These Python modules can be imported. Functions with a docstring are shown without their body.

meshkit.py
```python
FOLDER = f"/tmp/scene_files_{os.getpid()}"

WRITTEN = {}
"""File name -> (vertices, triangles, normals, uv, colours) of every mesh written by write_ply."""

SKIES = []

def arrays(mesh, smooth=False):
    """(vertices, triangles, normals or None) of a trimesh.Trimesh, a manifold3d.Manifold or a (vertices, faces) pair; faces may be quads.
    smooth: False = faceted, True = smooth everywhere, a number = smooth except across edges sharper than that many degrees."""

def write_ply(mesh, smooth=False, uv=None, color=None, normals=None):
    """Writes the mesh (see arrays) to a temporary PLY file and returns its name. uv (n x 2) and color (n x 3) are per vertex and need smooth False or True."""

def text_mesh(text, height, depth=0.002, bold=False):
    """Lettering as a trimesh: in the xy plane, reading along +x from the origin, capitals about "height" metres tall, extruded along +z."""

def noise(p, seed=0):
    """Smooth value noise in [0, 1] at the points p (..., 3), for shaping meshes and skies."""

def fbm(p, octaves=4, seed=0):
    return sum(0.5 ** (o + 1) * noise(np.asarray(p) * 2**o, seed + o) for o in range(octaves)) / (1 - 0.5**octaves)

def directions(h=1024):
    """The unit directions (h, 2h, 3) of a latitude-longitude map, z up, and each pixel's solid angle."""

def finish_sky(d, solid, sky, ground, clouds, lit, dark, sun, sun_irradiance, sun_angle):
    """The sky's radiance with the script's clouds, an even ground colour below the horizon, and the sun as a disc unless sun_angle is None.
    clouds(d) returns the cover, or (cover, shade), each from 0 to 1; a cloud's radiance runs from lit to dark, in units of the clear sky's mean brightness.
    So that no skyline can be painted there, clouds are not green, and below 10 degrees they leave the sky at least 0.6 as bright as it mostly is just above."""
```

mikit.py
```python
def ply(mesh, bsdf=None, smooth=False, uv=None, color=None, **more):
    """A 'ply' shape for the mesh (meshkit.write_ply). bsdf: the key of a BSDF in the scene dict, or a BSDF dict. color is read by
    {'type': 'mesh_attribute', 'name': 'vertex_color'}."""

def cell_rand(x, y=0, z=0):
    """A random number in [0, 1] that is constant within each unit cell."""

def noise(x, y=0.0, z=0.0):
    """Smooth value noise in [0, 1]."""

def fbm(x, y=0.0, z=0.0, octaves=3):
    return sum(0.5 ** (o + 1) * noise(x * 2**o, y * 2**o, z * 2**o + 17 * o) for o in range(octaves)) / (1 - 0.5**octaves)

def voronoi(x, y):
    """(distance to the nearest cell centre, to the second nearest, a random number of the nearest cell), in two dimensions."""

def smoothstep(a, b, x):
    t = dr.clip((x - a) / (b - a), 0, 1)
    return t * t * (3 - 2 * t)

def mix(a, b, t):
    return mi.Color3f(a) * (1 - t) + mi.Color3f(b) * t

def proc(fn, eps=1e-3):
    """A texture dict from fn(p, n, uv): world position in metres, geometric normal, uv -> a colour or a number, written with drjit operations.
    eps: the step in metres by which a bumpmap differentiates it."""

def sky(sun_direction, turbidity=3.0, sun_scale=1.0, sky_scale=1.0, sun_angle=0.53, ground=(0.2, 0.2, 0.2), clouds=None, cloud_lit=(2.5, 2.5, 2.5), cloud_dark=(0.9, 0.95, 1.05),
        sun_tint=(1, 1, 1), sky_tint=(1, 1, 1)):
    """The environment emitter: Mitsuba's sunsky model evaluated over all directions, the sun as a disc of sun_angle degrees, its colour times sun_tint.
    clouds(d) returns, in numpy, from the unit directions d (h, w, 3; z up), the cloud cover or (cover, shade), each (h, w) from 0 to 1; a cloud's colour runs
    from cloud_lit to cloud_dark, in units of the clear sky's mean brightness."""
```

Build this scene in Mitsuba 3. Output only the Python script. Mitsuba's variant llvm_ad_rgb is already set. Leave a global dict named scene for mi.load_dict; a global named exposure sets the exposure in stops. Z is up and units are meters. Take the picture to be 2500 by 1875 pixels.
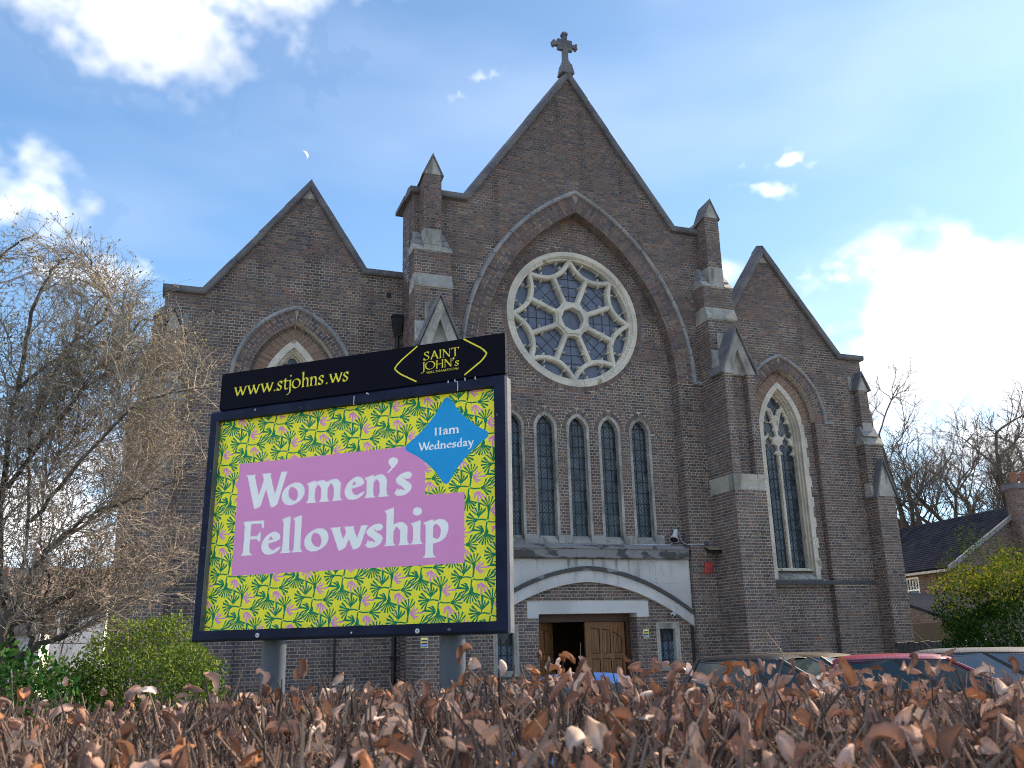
import math, random
import numpy as np
import trimesh
import drjit as dr
import mitsuba as mi
import mikit, meshkit
from mikit import proc, noise, fbm, mix, smoothstep, cell_rand
from shapely.geometry import Polygon, LineString, MultiPolygon, Point, box
from shapely.ops import unary_union
from shapely import affinity

# ------------------------------------------------------------------ camera, sky, exposure
T = mi.ScalarTransform4f
CAM = np.array([-9.7752, -20.7146, 1.70])
FWD = np.array([0.34113701, 0.89918595, 0.27402585])
UPV = np.array([-0.07344794, -0.26512439, 0.96141274])
scene, labels = {}, {}
scene['camera'] = {'type': 'thinlens', 'fov': 58.828, 'fov_axis': 'x', 'near_clip': 0.05, 'far_clip': 9000.0,
                   'aperture_radius': 0.0015, 'focus_distance': 8.0,
                   'to_world': T().look_at(origin=CAM.tolist(), target=(CAM + FWD).tolist(), up=UPV.tolist())}
SEL, SAZ = math.radians(41), math.radians(73)
SUN = np.array([math.cos(SEL) * math.sin(SAZ), math.cos(SEL) * math.cos(SAZ), math.sin(SEL)])


def azel(az, el):
    a, e = math.radians(az), math.radians(el)
    return np.array([math.cos(e) * math.sin(a), math.cos(e) * math.cos(a), math.sin(e)])


def clouds(d):
    """cumulus: a few named masses where they stand in the sky, each broken up by noise, and denser unseen cloud added round the rest of the sky as fill light"""
    az = np.degrees(np.arctan2(d[..., 0], d[..., 1]))
    el = np.degrees(np.arcsin(np.clip(d[..., 2], -1, 1)))
    p = d * 9.0
    n1 = meshkit.fbm(p + 3.1, 5, 3)
    n2 = meshkit.fbm(d * 22 + 7.7, 5, 11)
    n3 = meshkit.fbm(d * 60 + 1.7, 4, 5)
    puff = 0.52 * n1 + 0.32 * n2 + 0.16 * n3
    cover = np.zeros(az.shape)
    shade = np.zeros(az.shape)
    masses = [(-8, 41.0, 10.5, 6.0, 1.15), (1.0, 40.4, 7.0, 4.2, 1.1), (-5.4, 36.6, 3.8, 3.8, 0.95), (-14.5, 23.9, 5.6, 3.6, 0.95), (46.8, 16.6, 6.0, 4.3, 1.15),
              (55, 14.0, 7.0, 5.2, 1.2), (35.0, 22.0, 1.4, 1.4, 0.60), (52, 9, 10, 5, 1.0), (30, 6, 16, 3, 0.6), (-10, 8, 12, 5, 0.9), (8, 5, 12, 3, 0.6)]
    for a, e, ra, re, w in masses:
        da = (az - a + 180) % 360 - 180
        r = np.sqrt((da * np.cos(np.radians(e)) / ra) ** 2 + ((el - e) / re) ** 2)
        f = np.clip(w * 1.25 - r * 1.0 + (puff - 0.5) * 3.9, 0, 1)
        f = f * f * (3 - 2 * f) * np.clip((2.0 - r) / 0.8, 0, 1)
        cover = np.maximum(cover, f * min(1.0, w + 0.1))
        base = np.clip((e - el) / re * 0.5 + 0.25 + (n2 - 0.5) * 2.2, 0, 1)
        shade = np.where(f >= cover - 1e-6, base, shade)
    # torn wisps, brighter along one edge
    q = d * np.array([34.0, 34.0, 60.0])
    torn = 0.6 * meshkit.fbm(q + 5.5, 5, 31) + 0.4 * meshkit.fbm(d * 120 + 2.0, 4, 33)
    for a, e, ra, re, tilt, w in ((19.0, 34.5, 1.3, 0.40, 0.25, 0.5), (17.6, 33.7, 0.7, 0.35, 0.6, 0.55), (39.8, 27.9, 0.9, 0.45, 0.45, 0.85), (40.4, 27.3, 0.8, 0.4, 0.5, 0.6), (38.3, 26.5, 1.4, 0.45, -0.25, 0.65), (36.9, 28.3, 0.5, 0.3, 0, 0.5), (-6.0, 21.5, 2.5, 1.2, -0.2, 0.6), (41.5, 20.8, 1.6, 0.9, 0.4, 0.4)):
        da = ((az - a + 180) % 360 - 180) * math.cos(math.radians(e))
        de = el - e - tilt * da * 0.5
        r = np.sqrt((da / ra) ** 2 + (de / re) ** 2)
        f = np.clip(1.0 - r * 0.75 + (torn - 0.52) * 5.5, 0, 1) * np.clip(1.9 - r, 0, 1)
        cover = np.maximum(cover, f * w)
    out = np.abs((az - 21 + 180) % 360 - 180) > 62
    fill_cloud = np.clip((puff - 0.485) * 7, 0, 1) * np.clip((np.abs((az - 21 + 180) % 360 - 180) - 48) / 20, 0, 1)  # unseen cloud, thickened to throw fill light on board and facade
    cover = np.where(out, np.maximum(cover, fill_cloud), cover)
    # thin high veil of cirrus haze
    veil = np.clip(meshkit.fbm(d * np.array([3.0, 5.0, 9.0]) + 2.2, 4, 21) - 0.48, 0, 1) * 0.35
    cover = np.maximum(cover, veil)
    return np.clip(cover, 0, 1), np.clip(shade, 0, 1) * 0.55


scene['sky'] = mikit.sky(SUN.tolist(), turbidity=2.4, clouds=clouds, cloud_lit=(3.2, 3.2, 3.25), cloud_dark=(1.35, 1.42, 1.55), sky_scale=0.76, ground=(0.2, 0.19, 0.18), sky_tint=(0.92, 1.01, 1.03))
exposure = 3.15


# ------------------------------------------------------------------ helpers
def lab(key, label=None, category=None, group=None, kind=None):
    labels[key] = {k: v for k, v in dict(label=label, category=category, group=group, kind=kind).items() if v}


USED = {}


RESERVED = set()


def num(name):
    """the next free key of that name; put() under a key got from here fills it instead of numbering on"""
    if name in RESERVED:
        RESERVED.discard(name)
        return name
    n = USED.get(name, 0)
    USED[name] = n + 1
    key = name if n == 0 else '%s_%03d' % (name, n)
    USED.setdefault(key, 1)
    return key


def reserve(name):
    key = num(name)
    RESERVED.add(key)
    return key


def put(name, mesh, bsdf, smooth=False, color=None, numbered=True, **kw):
    key = num(name) if numbered else name
    scene[key] = mikit.ply(mesh, bsdf, smooth=smooth, color=color, **kw)
    return key


class MB:
    """collects pieces of ONE mesh"""

    def __init__(self):
        self.v, self.f, self.c, self.n = [], [], [], 0

    def add(self, v, f, c=None):
        v, f = np.asarray(v, float), np.asarray(f, int)
        if f.shape[1] == 4:
            f = np.vstack([f[:, [0, 1, 2]], f[:, [0, 2, 3]]])
        self.v.append(v)
        self.f.append(f + self.n)
        if c is not None:
            self.c.append(np.broadcast_to(np.asarray(c, float), v.shape).copy())
        self.n += len(v)
        return self

    def mesh(self, m, c=None):
        return self.add(m.vertices, m.faces, c)

    def get(self):
        return np.vstack(self.v), np.vstack(self.f)

    def col(self):
        return np.vstack(self.c) if self.c else None

    def put(self, name, bsdf, smooth=False, **kw):
        return put(name, self.get(), bsdf, smooth, self.col(), **kw)


def polys(g):
    if g.is_empty:
        return []
    if g.geom_type == 'Polygon':
        return [g]
    return [x for x in getattr(g, 'geoms', []) if x.geom_type == 'Polygon' and x.area > 1e-9]


BOXF = np.array([[0, 2, 3, 1], [4, 5, 7, 6], [0, 1, 5, 4], [2, 6, 7, 3], [0, 4, 6, 2], [1, 3, 7, 5]])


def boxm(x0, x1, y0, y1, z0, z1):
    v = np.array([[x, y, z] for x in (x0, x1) for y in (y0, y1) for z in (z0, z1)], float)
    f = np.array([[0, 1, 3, 2], [4, 6, 7, 5], [0, 4, 5, 1], [2, 3, 7, 6], [0, 2, 6, 4], [1, 5, 7, 3]])
    return v, np.vstack([f[:, [0, 1, 2]], f[:, [0, 2, 3]]])


def bevelbox(x0, x1, y0, y1, z0, z1, b=0.01):
    """a box with chamfered edges"""
    pts = []
    for x, sx in ((x0, 1), (x1, -1)):
        for y, sy in ((y0, 1), (y1, -1)):
            for z, sz in ((z0, 1), (z1, -1)):
                pts += [[x + sx * b, y + sy * b, z], [x + sx * b, y, z + sz * b], [x, y + sy * b, z + sz * b]]
    h = trimesh.convex.convex_hull(np.array(pts))
    return h.vertices, h.faces


def hull(pts):
    h = trimesh.convex.convex_hull(np.asarray(pts, float))
    return np.array(h.vertices), np.array(h.faces)


def extr(poly, v0, v1, mb=None):
    """polygon in facade coordinates (u, z), from depth v0 (back) to v1 (front, towards the street); world x = u, y = -v"""
    mb = mb or MB()
    for p in polys(poly):
        m = trimesh.creation.extrude_polygon(p, v1 - v0, engine='earcut')
        a = np.array(m.vertices)
        mb.add(np.stack([a[:, 0], -(a[:, 2] + v0), a[:, 1]], 1), m.faces)
    return mb


def framed(poly, h0, h1, O, A, B, N, mb=None, c=None):
    """polygon in the plane O + a*A + b*B, extruded along N from h0 to h1"""
    mb = mb or MB()
    for p in polys(poly):
        m = trimesh.creation.extrude_polygon(p, h1 - h0, engine='earcut')
        a = np.array(m.vertices)
        mb.add(O + a[:, :1] * A + a[:, 1:2] * B + (a[:, 2:] + h0) * N, m.faces, c)
    return mb


def sheet(poly, h, O, A, B, N, mb=None):
    """flat print: the polygon as one sheet, no thickness of its own"""
    mb = mb or MB()
    for p in polys(poly):
        v, f = trimesh.creation.triangulate_polygon(p, engine='earcut')
        v = np.asarray(v)
        mb.add(O + v[:, :1] * A + v[:, 1:2] * B + h * N, f)
    return mb


def tube(pts, rad, k=5, mb=None, c=None, caps=True):
    """a tapered tube along pts (n,3) with radii rad"""
    mb = mb or MB()
    pts = np.asarray(pts, float)
    n = len(pts)
    rad = np.broadcast_to(np.asarray(rad, float), (n,))
    t = np.gradient(pts, axis=0)
    t /= np.linalg.norm(t, axis=1, keepdims=True) + 1e-12
    ref = np.array([0, 0, 1.0]) if abs(t[0, 2]) < 0.9 else np.array([1.0, 0, 0])
    a = np.cross(t, ref)
    a /= np.linalg.norm(a, axis=1, keepdims=True) + 1e-12
    b = np.cross(t, a)
    th = np.arange(k) * 2 * np.pi / k
    v = (pts[:, None] + rad[:, None, None] * (np.cos(th)[None, :, None] * a[:, None] + np.sin(th)[None, :, None] * b[:, None])).reshape(-1, 3)
    i, j = np.meshgrid(np.arange(n - 1), np.arange(k), indexing='ij')
    p00, p01 = i * k + j, i * k + (j + 1) % k
    f = np.vstack([np.stack([p00, p01, p01 + k], -1).reshape(-1, 3), np.stack([p00, p01 + k, p00 + k], -1).reshape(-1, 3)])
    if caps:
        v = np.vstack([v, pts[:1], pts[-1:]])
        jj = np.arange(k)
        f = np.vstack([f, np.stack([(jj + 1) % k, jj, jj * 0 + n * k], 1), np.stack([(n - 1) * k + jj, (n - 1) * k + (jj + 1) % k, jj * 0 + n * k + 1], 1)])
    mb.add(v, f, c)
    return mb


def tubes_many(P, R, k=3, C=None, mb=None):
    """many tubes at once: P (m, n, 3), R (m, n)"""
    mb = mb or MB()
    m, n = P.shape[:2]
    t = np.gradient(P, axis=1)
    t /= np.linalg.norm(t, axis=2, keepdims=True) + 1e-12
    ref = np.where(np.abs(t[:, :1, 2:]) < 0.9, np.array([0, 0, 1.0]), np.array([1.0, 0, 0]))
    a = np.cross(t, np.broadcast_to(ref, t.shape))
    a /= np.linalg.norm(a, axis=2, keepdims=True) + 1e-12
    b = np.cross(t, a)
    th = np.arange(k) * 2 * np.pi / k
    v = P[:, :, None] + R[:, :, None, None] * (np.cos(th)[None, None, :, None] * a[:, :, None] + np.sin(th)[None, None, :, None] * b[:, :, None])
    i, j = np.meshgrid(np.arange(n - 1), np.arange(k), indexing='ij')
    p00, p01 = (i * k + j).ravel(), (i * k + (j + 1) % k).ravel()
    f1 = np.vstack([np.stack([p00, p01, p01 + k], -1), np.stack([p00, p01 + k, p00 + k], -1)])
    f = (f1[None] + (np.arange(m) * n * k)[:, None, None]).reshape(-1, 3)
    c = None if C is None else np.repeat(C, n * k, axis=0)
    mb.add(v.reshape(-1, 3), f, c)
    return mb


X, Y, Zv = np.eye(3)

# ------------------------------------------------------------------ materials
VC = {'type': 'mesh_attribute', 'name': 'vertex_color'}


def pr(base, rough=0.7, **kw):
    return {'type': 'principled', 'base_color': base if isinstance(base, dict) else {'type': 'rgb', 'value': list(base)}, 'roughness': rough, **kw}


def two(b):
    return {'type': 'twosided', 'bsdf': b}


def mat(name, b):
    scene['mat_' + name] = b
    return 'mat_' + name


def tone(a, b, s, seed=0.0, c=None, s2=None):
    def fn(p, n, uv):
        t = smoothstep(0.3, 0.7, fbm(p.x * s + seed, p.y * s, p.z * s, 4))
        col = mix(a, b, t)
        if c is not None:
            k = s2 or s * 3.1
            col = mix(col, c, 0.65 * smoothstep(0.52, 0.72, fbm(p.x * k, p.y * k + seed, p.z * k * 0.35, 4)))
        return col
    return proc(fn)


M_BRICK = mat('brick', two(pr(VC, 0.85, specular=0.25)))


def mortar_fn(p, n, uv):
    g = fbm(p.x * 1.3 + 4, p.y * 1.3, p.z * 1.3, 4)
    soot = smoothstep(0.0, 1.0, (p.z - 8.0) / 5.0 + (g - 0.5) * 2.4)
    c = mix((0.43, 0.405, 0.345), (0.31, 0.295, 0.262), smoothstep(0.3, 0.7, g))
    return mix(c, (0.17, 0.155, 0.145), soot * 0.85)


M_MORTAR = mat('mortar', two(pr(proc(mortar_fn), 0.95, specular=0.1)))


def stone_fn(p, n, uv):
    g = fbm(p.x * 1.7 + 9, p.y * 1.7, p.z * 1.1, 4)
    h = fbm(p.x * 14, p.y * 14, p.z * 9, 3)
    c = mix((0.37, 0.365, 0.34), (0.25, 0.25, 0.24), smoothstep(0.3, 0.72, g))
    c = mix(c, (0.10, 0.10, 0.098), 0.7 * smoothstep(0.50, 0.72, fbm(p.x * 5 + 3, p.y * 5, p.z * 1.2, 4)))
    c = mix(c, (0.20, 0.20, 0.13), 0.5 * smoothstep(0.60, 0.70, fbm(p.x * 11 + 1, p.y * 11, p.z * 11, 3)))
    return c * (0.88 + 0.24 * h)


M_STONE = mat('stone', two(pr(proc(stone_fn), 0.85, specular=0.2)))


def stone_white_fn(p, n, uv):
    g = fbm(p.x * 2.1 + 2, p.y * 2.1, p.z * 2.1, 4)
    c = mix((0.56, 0.54, 0.47), (0.44, 0.425, 0.375), smoothstep(0.35, 0.75, g))
    c = mix(c, (0.22, 0.17, 0.10), 0.8 * smoothstep(0.66, 0.8, fbm(p.x * 4 + 7, p.y * 4, p.z * 2.4, 4)))
    return c * (0.9 + 0.2 * fbm(p.x * 25, p.y * 25, p.z * 25, 2))


M_TRACERY = mat('tracery_stone', two(pr(proc(stone_white_fn), 0.8, specular=0.2)))


def panel_stone_fn(p, n, uv):
    # pale dressed stone below the ledge with run-off streaks
    g = fbm(p.x * 1.2 + 2, p.y, p.z * 1.2, 3)
    c = mix((0.52, 0.535, 0.54), (0.41, 0.42, 0.425), smoothstep(0.3, 0.7, g))
    st = smoothstep(0.55, 0.75, fbm(p.x * 6.0, p.y, p.z * 0.55 + 3, 4)) * smoothstep(2.95, 3.6, p.z + 0.5 * (g - 0.5))
    return mix(c, (0.10, 0.10, 0.095), 0.75 * st)


M_PANEL = mat('panel_stone', two(pr(proc(panel_stone_fn), 0.8, specular=0.2)))


def dark_stone_fn(p, n, uv):
    g = fbm(p.x * 2.3 + 5, p.y * 2.3, p.z * 2.3, 4)
    c = mix((0.095, 0.1, 0.12), (0.15, 0.15, 0.16), smoothstep(0.3, 0.7, g))
    return mix(c, (0.17, 0.17, 0.14), 0.6 * smoothstep(0.62, 0.75, fbm(p.x * 9, p.y * 9, p.z * 9 + 4, 3)))


M_DARKSTONE = mat('coping_stone', two(pr(proc(dark_stone_fn), 0.85, specular=0.2)))


def ledge_fn(p, n, uv):
    g = fbm(p.x * 2.0 + 1, p.y * 2.3, p.z * 2.3, 4)
    c = mix((0.17, 0.175, 0.19), (0.23, 0.235, 0.245), g)
    return mix(c, (0.045, 0.045, 0.045), 0.85 * smoothstep(0.50, 0.62, fbm(p.x * 3.2, p.y * 2, p.z * 5 + 4, 4) + (3.74 - p.z) * 0.5))


M_HOOD = mat('hood_stone', two(pr(tone((0.20, 0.215, 0.235), (0.29, 0.29, 0.29), 2.2, 3.0, (0.13, 0.135, 0.14)), 0.85)))
M_LEDGE = mat('ledge_stone', two(pr(proc(ledge_fn), 0.8, specular=0.25)))
M_TILE = mat('red_tile', two(pr(VC, 0.8, specular=0.2)))


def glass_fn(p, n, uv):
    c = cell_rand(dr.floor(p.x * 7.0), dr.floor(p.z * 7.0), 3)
    return mix((0.065, 0.085, 0.135), (0.125, 0.145, 0.20), c * 0.6 + 0.4 * fbm(p.x * 3, p.y, p.z * 3, 3))  # blue of the reflected sky is put into the pane colour


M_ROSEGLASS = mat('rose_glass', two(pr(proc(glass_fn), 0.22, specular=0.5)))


def glass2_fn(p, n, uv):
    return mix((0.012, 0.020, 0.032), (0.075, 0.098, 0.118), smoothstep(0.3, 0.7, fbm(p.x * 5 + 1, p.y, p.z * 2.6, 4)) * 0.7 + 0.3 * cell_rand(dr.floor(p.x * 9.0), dr.floor(p.z * 5.0)))


M_GLASS = mat('leaded_glass', two(pr(proc(glass2_fn), 0.15, specular=0.5)))


def glass3_fn(p, n, uv):
    return mix((0.06, 0.10, 0.15), (0.12, 0.18, 0.25), fbm(p.x * 6 + 1, p.y, p.z * 6, 3))


M_BLUEGLASS = mat('blue_glass', two(pr(proc(glass3_fn), 0.15, specular=0.5)))
M_LEAD = mat('lead', two(pr((0.012, 0.013, 0.016), 0.6, specular=0.3)))
M_IRON = mat('black_iron', two(pr((0.014, 0.015, 0.02), 0.45, specular=0.4)))


def wood_fn(p, n, uv):
    g = fbm(p.x * 38, p.y * 30, p.z * 2.2, 4)
    return mix((0.24, 0.115, 0.042), (0.11, 0.05, 0.02), smoothstep(0.3, 0.75, g))


M_OAK = mat('oak_door', two(pr(proc(wood_fn), 0.5, specular=0.4)))
M_DARKWOOD = mat('dark_wood', two(pr((0.06, 0.026, 0.012), 0.5)))
M_GROOVE = mat('door_groove', two(pr((0.02, 0.01, 0.005), 0.8)))
M_INTERIOR = mat('interior', two(pr((0.10, 0.07, 0.05), 0.9)))


def slate_fn(p, n, uv):
    r = cell_rand(dr.floor(p.y * 3.6 + dr.floor(p.z * 5.4) * 0.5), dr.floor(p.z * 5.4), 2)
    return mix((0.016, 0.019, 0.030), (0.026, 0.03, 0.042), r)


M_SLATE = mat('slate', two({'type': 'diffuse', 'reflectance': proc(slate_fn)}))
M_LEADGREY = mat('lead_flashing', two(pr((0.16, 0.17, 0.19), 0.6)))


def navy_fn(p, n, uv):
    g = fbm(p.x * 9 + 2, p.y * 9, p.z * 9, 4)
    c = mix((0.007, 0.010, 0.030), (0.011, 0.017, 0.046), smoothstep(0.3, 0.7, g))
    chip = smoothstep(0.84, 0.87, fbm(p.x * 26, p.y * 26, p.z * 22 + 5, 3))
    return mix(c, (0.22, 0.24, 0.27), chip * 0.7)


M_NAVY = mat('navy_paint', two(pr(proc(navy_fn), 0.55, specular=0.15)))
M_HEADER = mat('header_panel', two(pr((0.003, 0.003, 0.009), 0.55, specular=0.08)))
M_ALU = mat('grey_aluminium', two(pr(tone((0.15, 0.16, 0.18), (0.09, 0.10, 0.12), 6.0), 0.55, metallic=0.2)))
M_POST = mat('post_grey', two(pr(tone((0.075, 0.088, 0.12), (0.058, 0.068, 0.096), 3.5), 0.45, specular=0.4)))
M_YELLOW = mat('print_yellow', two(pr((0.95, 0.86, 0.045), 0.5, specular=0.25)))
M_GREEN = mat('print_green', two(pr((0.006, 0.23, 0.10), 0.55, specular=0.2)))
M_PINKF = mat('print_pink_flower', two(pr((0.76, 0.30, 0.60), 0.55, specular=0.2)))
M_PINK = mat('print_pink', two(pr((0.78, 0.31, 0.60), 0.5, specular=0.2)))
M_BLUE = mat('print_blue', two(pr((0.014, 0.34, 0.74), 0.5, specular=0.2)))
M_WHITE = mat('print_white', two(pr((0.96, 0.96, 0.96), 0.5, specular=0.2)))
M_GOLD = mat('print_gold', two(pr((0.78, 0.70, 0.06), 0.55, specular=0.2)))
M_PALEY = mat('print_pale_yellow', two(pr((0.78, 0.80, 0.25), 0.55)))
M_CHROME = mat('steel', two(pr((0.45, 0.45, 0.46), 0.35, metallic=0.7)))
M_WHITEP = mat('white_plastic', two(pr((0.50, 0.53, 0.58), 0.4, specular=0.4)))
M_REDBOX = mat('red_plastic', two(pr(tone((0.36, 0.055, 0.045), (0.27, 0.04, 0.04), 8.0), 0.5)))
M_BARK = mat('bark', two(pr(VC, 0.9, specular=0.15)))
M_LEAF = mat('dead_leaf', {'type': 'principledthin', 'base_color': VC, 'roughness': 0.5, 'spec_trans': 0.0, 'diff_trans': 0.22})
M_FOLI = mat('foliage', {'type': 'principledthin', 'base_color': VC, 'roughness': 0.45, 'spec_trans': 0.0, 'diff_trans': 0.38})


def tarmac_fn(p, n, uv):
    g = fbm(p.x * 0.4, p.y * 0.4, 0, 3)
    return mix((0.14, 0.137, 0.13), (0.20, 0.195, 0.185), g) * (0.8 + 0.4 * noise(p.x * 60, p.y * 60, 0))


M_TARMAC = mat('tarmac', two(pr(proc(tarmac_fn), 0.9)))
M_GRASS = mat('grass_ground', two(pr(tone((0.045, 0.07, 0.02), (0.075, 0.085, 0.035), 1.4), 0.95)))
M_FIELD = mat('far_ground', two(pr(tone((0.08, 0.085, 0.06), (0.13, 0.12, 0.10), 0.05), 0.95)))
M_SOIL = mat('soil', two(pr(tone((0.03, 0.022, 0.016), (0.06, 0.045, 0.03), 5.0), 0.95)))


# ------------------------------------------------------------------ ground
def ground(key, x0, x1, y0, y1, z, m):
    scene[key] = mikit.ply((np.array([[x0, y0, z], [x1, y0, z], [x1, y1, z], [x0, y1, z]], float), np.array([[0, 1, 2], [0, 2, 3]])), m)
    lab(key, kind='structure')


ground('ground', -3000, 3000, -3000, 3000, -0.012, M_FIELD)
ground('car_park', -30, 30, -13.5, 8, 0.0, M_TARMAC)
ground('grass_verge', -30, 30, -20.2, -13.6, 0.002, M_GRASS)
M_PAVING = mat('paving', two(pr(tone((0.36, 0.35, 0.33), (0.27, 0.26, 0.25), 1.5), 0.9)))  # unseen paving, made pale to bounce light onto board and facade
ground('pavement', -60, 60, -23.5, -20.4, 0.004, M_PAVING)
ground('road', -60, 60, -31.0, -23.6, 0.0, M_TARMAC)
ground('far_pavement', -60, 60, -34.0, -31.1, 0.004, M_PAVING)
mb = MB()
for i in range(60):
    mb.add(*boxm(-30 + i + 0.004, -29 + i - 0.004, -13.6, -13.48, -0.05, 0.1))
mb.put('kerb', M_MORTAR)
lab('kerb', kind='structure')

# ------------------------------------------------------------------ brickwork
RNG = np.random.default_rng(7)
COURSE, STR, JOINT = 0.0785, 0.236, 0.0145
BRICKS = np.array([(0.080, 0.062, 0.062), (0.072, 0.060, 0.066), (0.060, 0.055, 0.064), (0.048, 0.049, 0.062), (0.090, 0.066, 0.062), (0.098, 0.079, 0.072),
                   (0.078, 0.067, 0.070), (0.066, 0.061, 0.068), (0.108, 0.066, 0.055), (0.104, 0.088, 0.076), (0.052, 0.053, 0.060)])
BW = np.array([18, 18, 13, 7, 13, 9, 16, 13, 1.5, 5, 6.0])
BW /= BW.sum()


def brick_cols(n, rng, warm=0.0):
    c = BRICKS[rng.choice(len(BRICKS), n, p=BW)] * (1.72, 1.57, 1.44) * rng.uniform(0.83, 1.19, (n, 1))
    return c * np.array([1 + warm, 1.0, 1 - warm])


def face_bricks(poly, O, A, N, seed=0, z_off=0.0):
    """rows of (a0, a1, z0, z1) of an English bond clipped to the polygon (a, z)"""
    rng = np.random.default_rng(seed + 100)
    a0, z0, a1, z1 = poly.bounds
    rows = []
    for k in range(int(math.floor(z0 / COURSE)) - 1, int(math.ceil(z1 / COURSE)) + 1):
        zb, zt = k * COURSE, (k + 1) * COURSE - JOINT
        zb, zt = max(zb, z0), min(zt, z1)
        if zt - zb < 0.02:
            continue
        line = poly.intersection(LineString([(a0 - 1, (zb + zt) / 2), (a1 + 1, (zb + zt) / 2)]))
        for seg in ([line] if line.geom_type == 'LineString' else getattr(line, 'geoms', [])):
            if seg.is_empty or seg.geom_type != 'LineString':
                continue
            s0, s1 = seg.bounds[0], seg.bounds[2]
            if k % 2 == 0:
                e = np.arange(math.floor((s0 - 0.5) / STR) * STR, s1 + STR, STR)
                if rng.random() < 0.35 and len(e) > 3:      # a few headers among the stretchers
                    ex = rng.choice(e, max(1, len(e) // 4))
                    e = np.sort(np.r_[e, ex + STR / 2])
            else:
                e = np.arange(math.floor((s0 - 0.5) / STR) * STR + STR / 4, s1 + STR, STR / 2)
                if rng.random() < 0.3 and len(e) > 6:
                    e = np.delete(e, rng.choice(len(e), len(e) // 5, replace=False))
            e = e + rng.normal(0, 0.0025, len(e))
            e = np.r_[s0 - JOINT / 2 + 0.002, e[(e > s0 + 0.03) & (e < s1 - 0.03)], s1 + JOINT / 2 - 0.002]
            for p, q in zip(e[:-1], e[1:]):
                if q - p > JOINT + 0.012:
                    rows.append((p + JOINT / 2, q - JOINT / 2, zb, zt))
    return np.array(rows).reshape(-1, 4)


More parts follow.
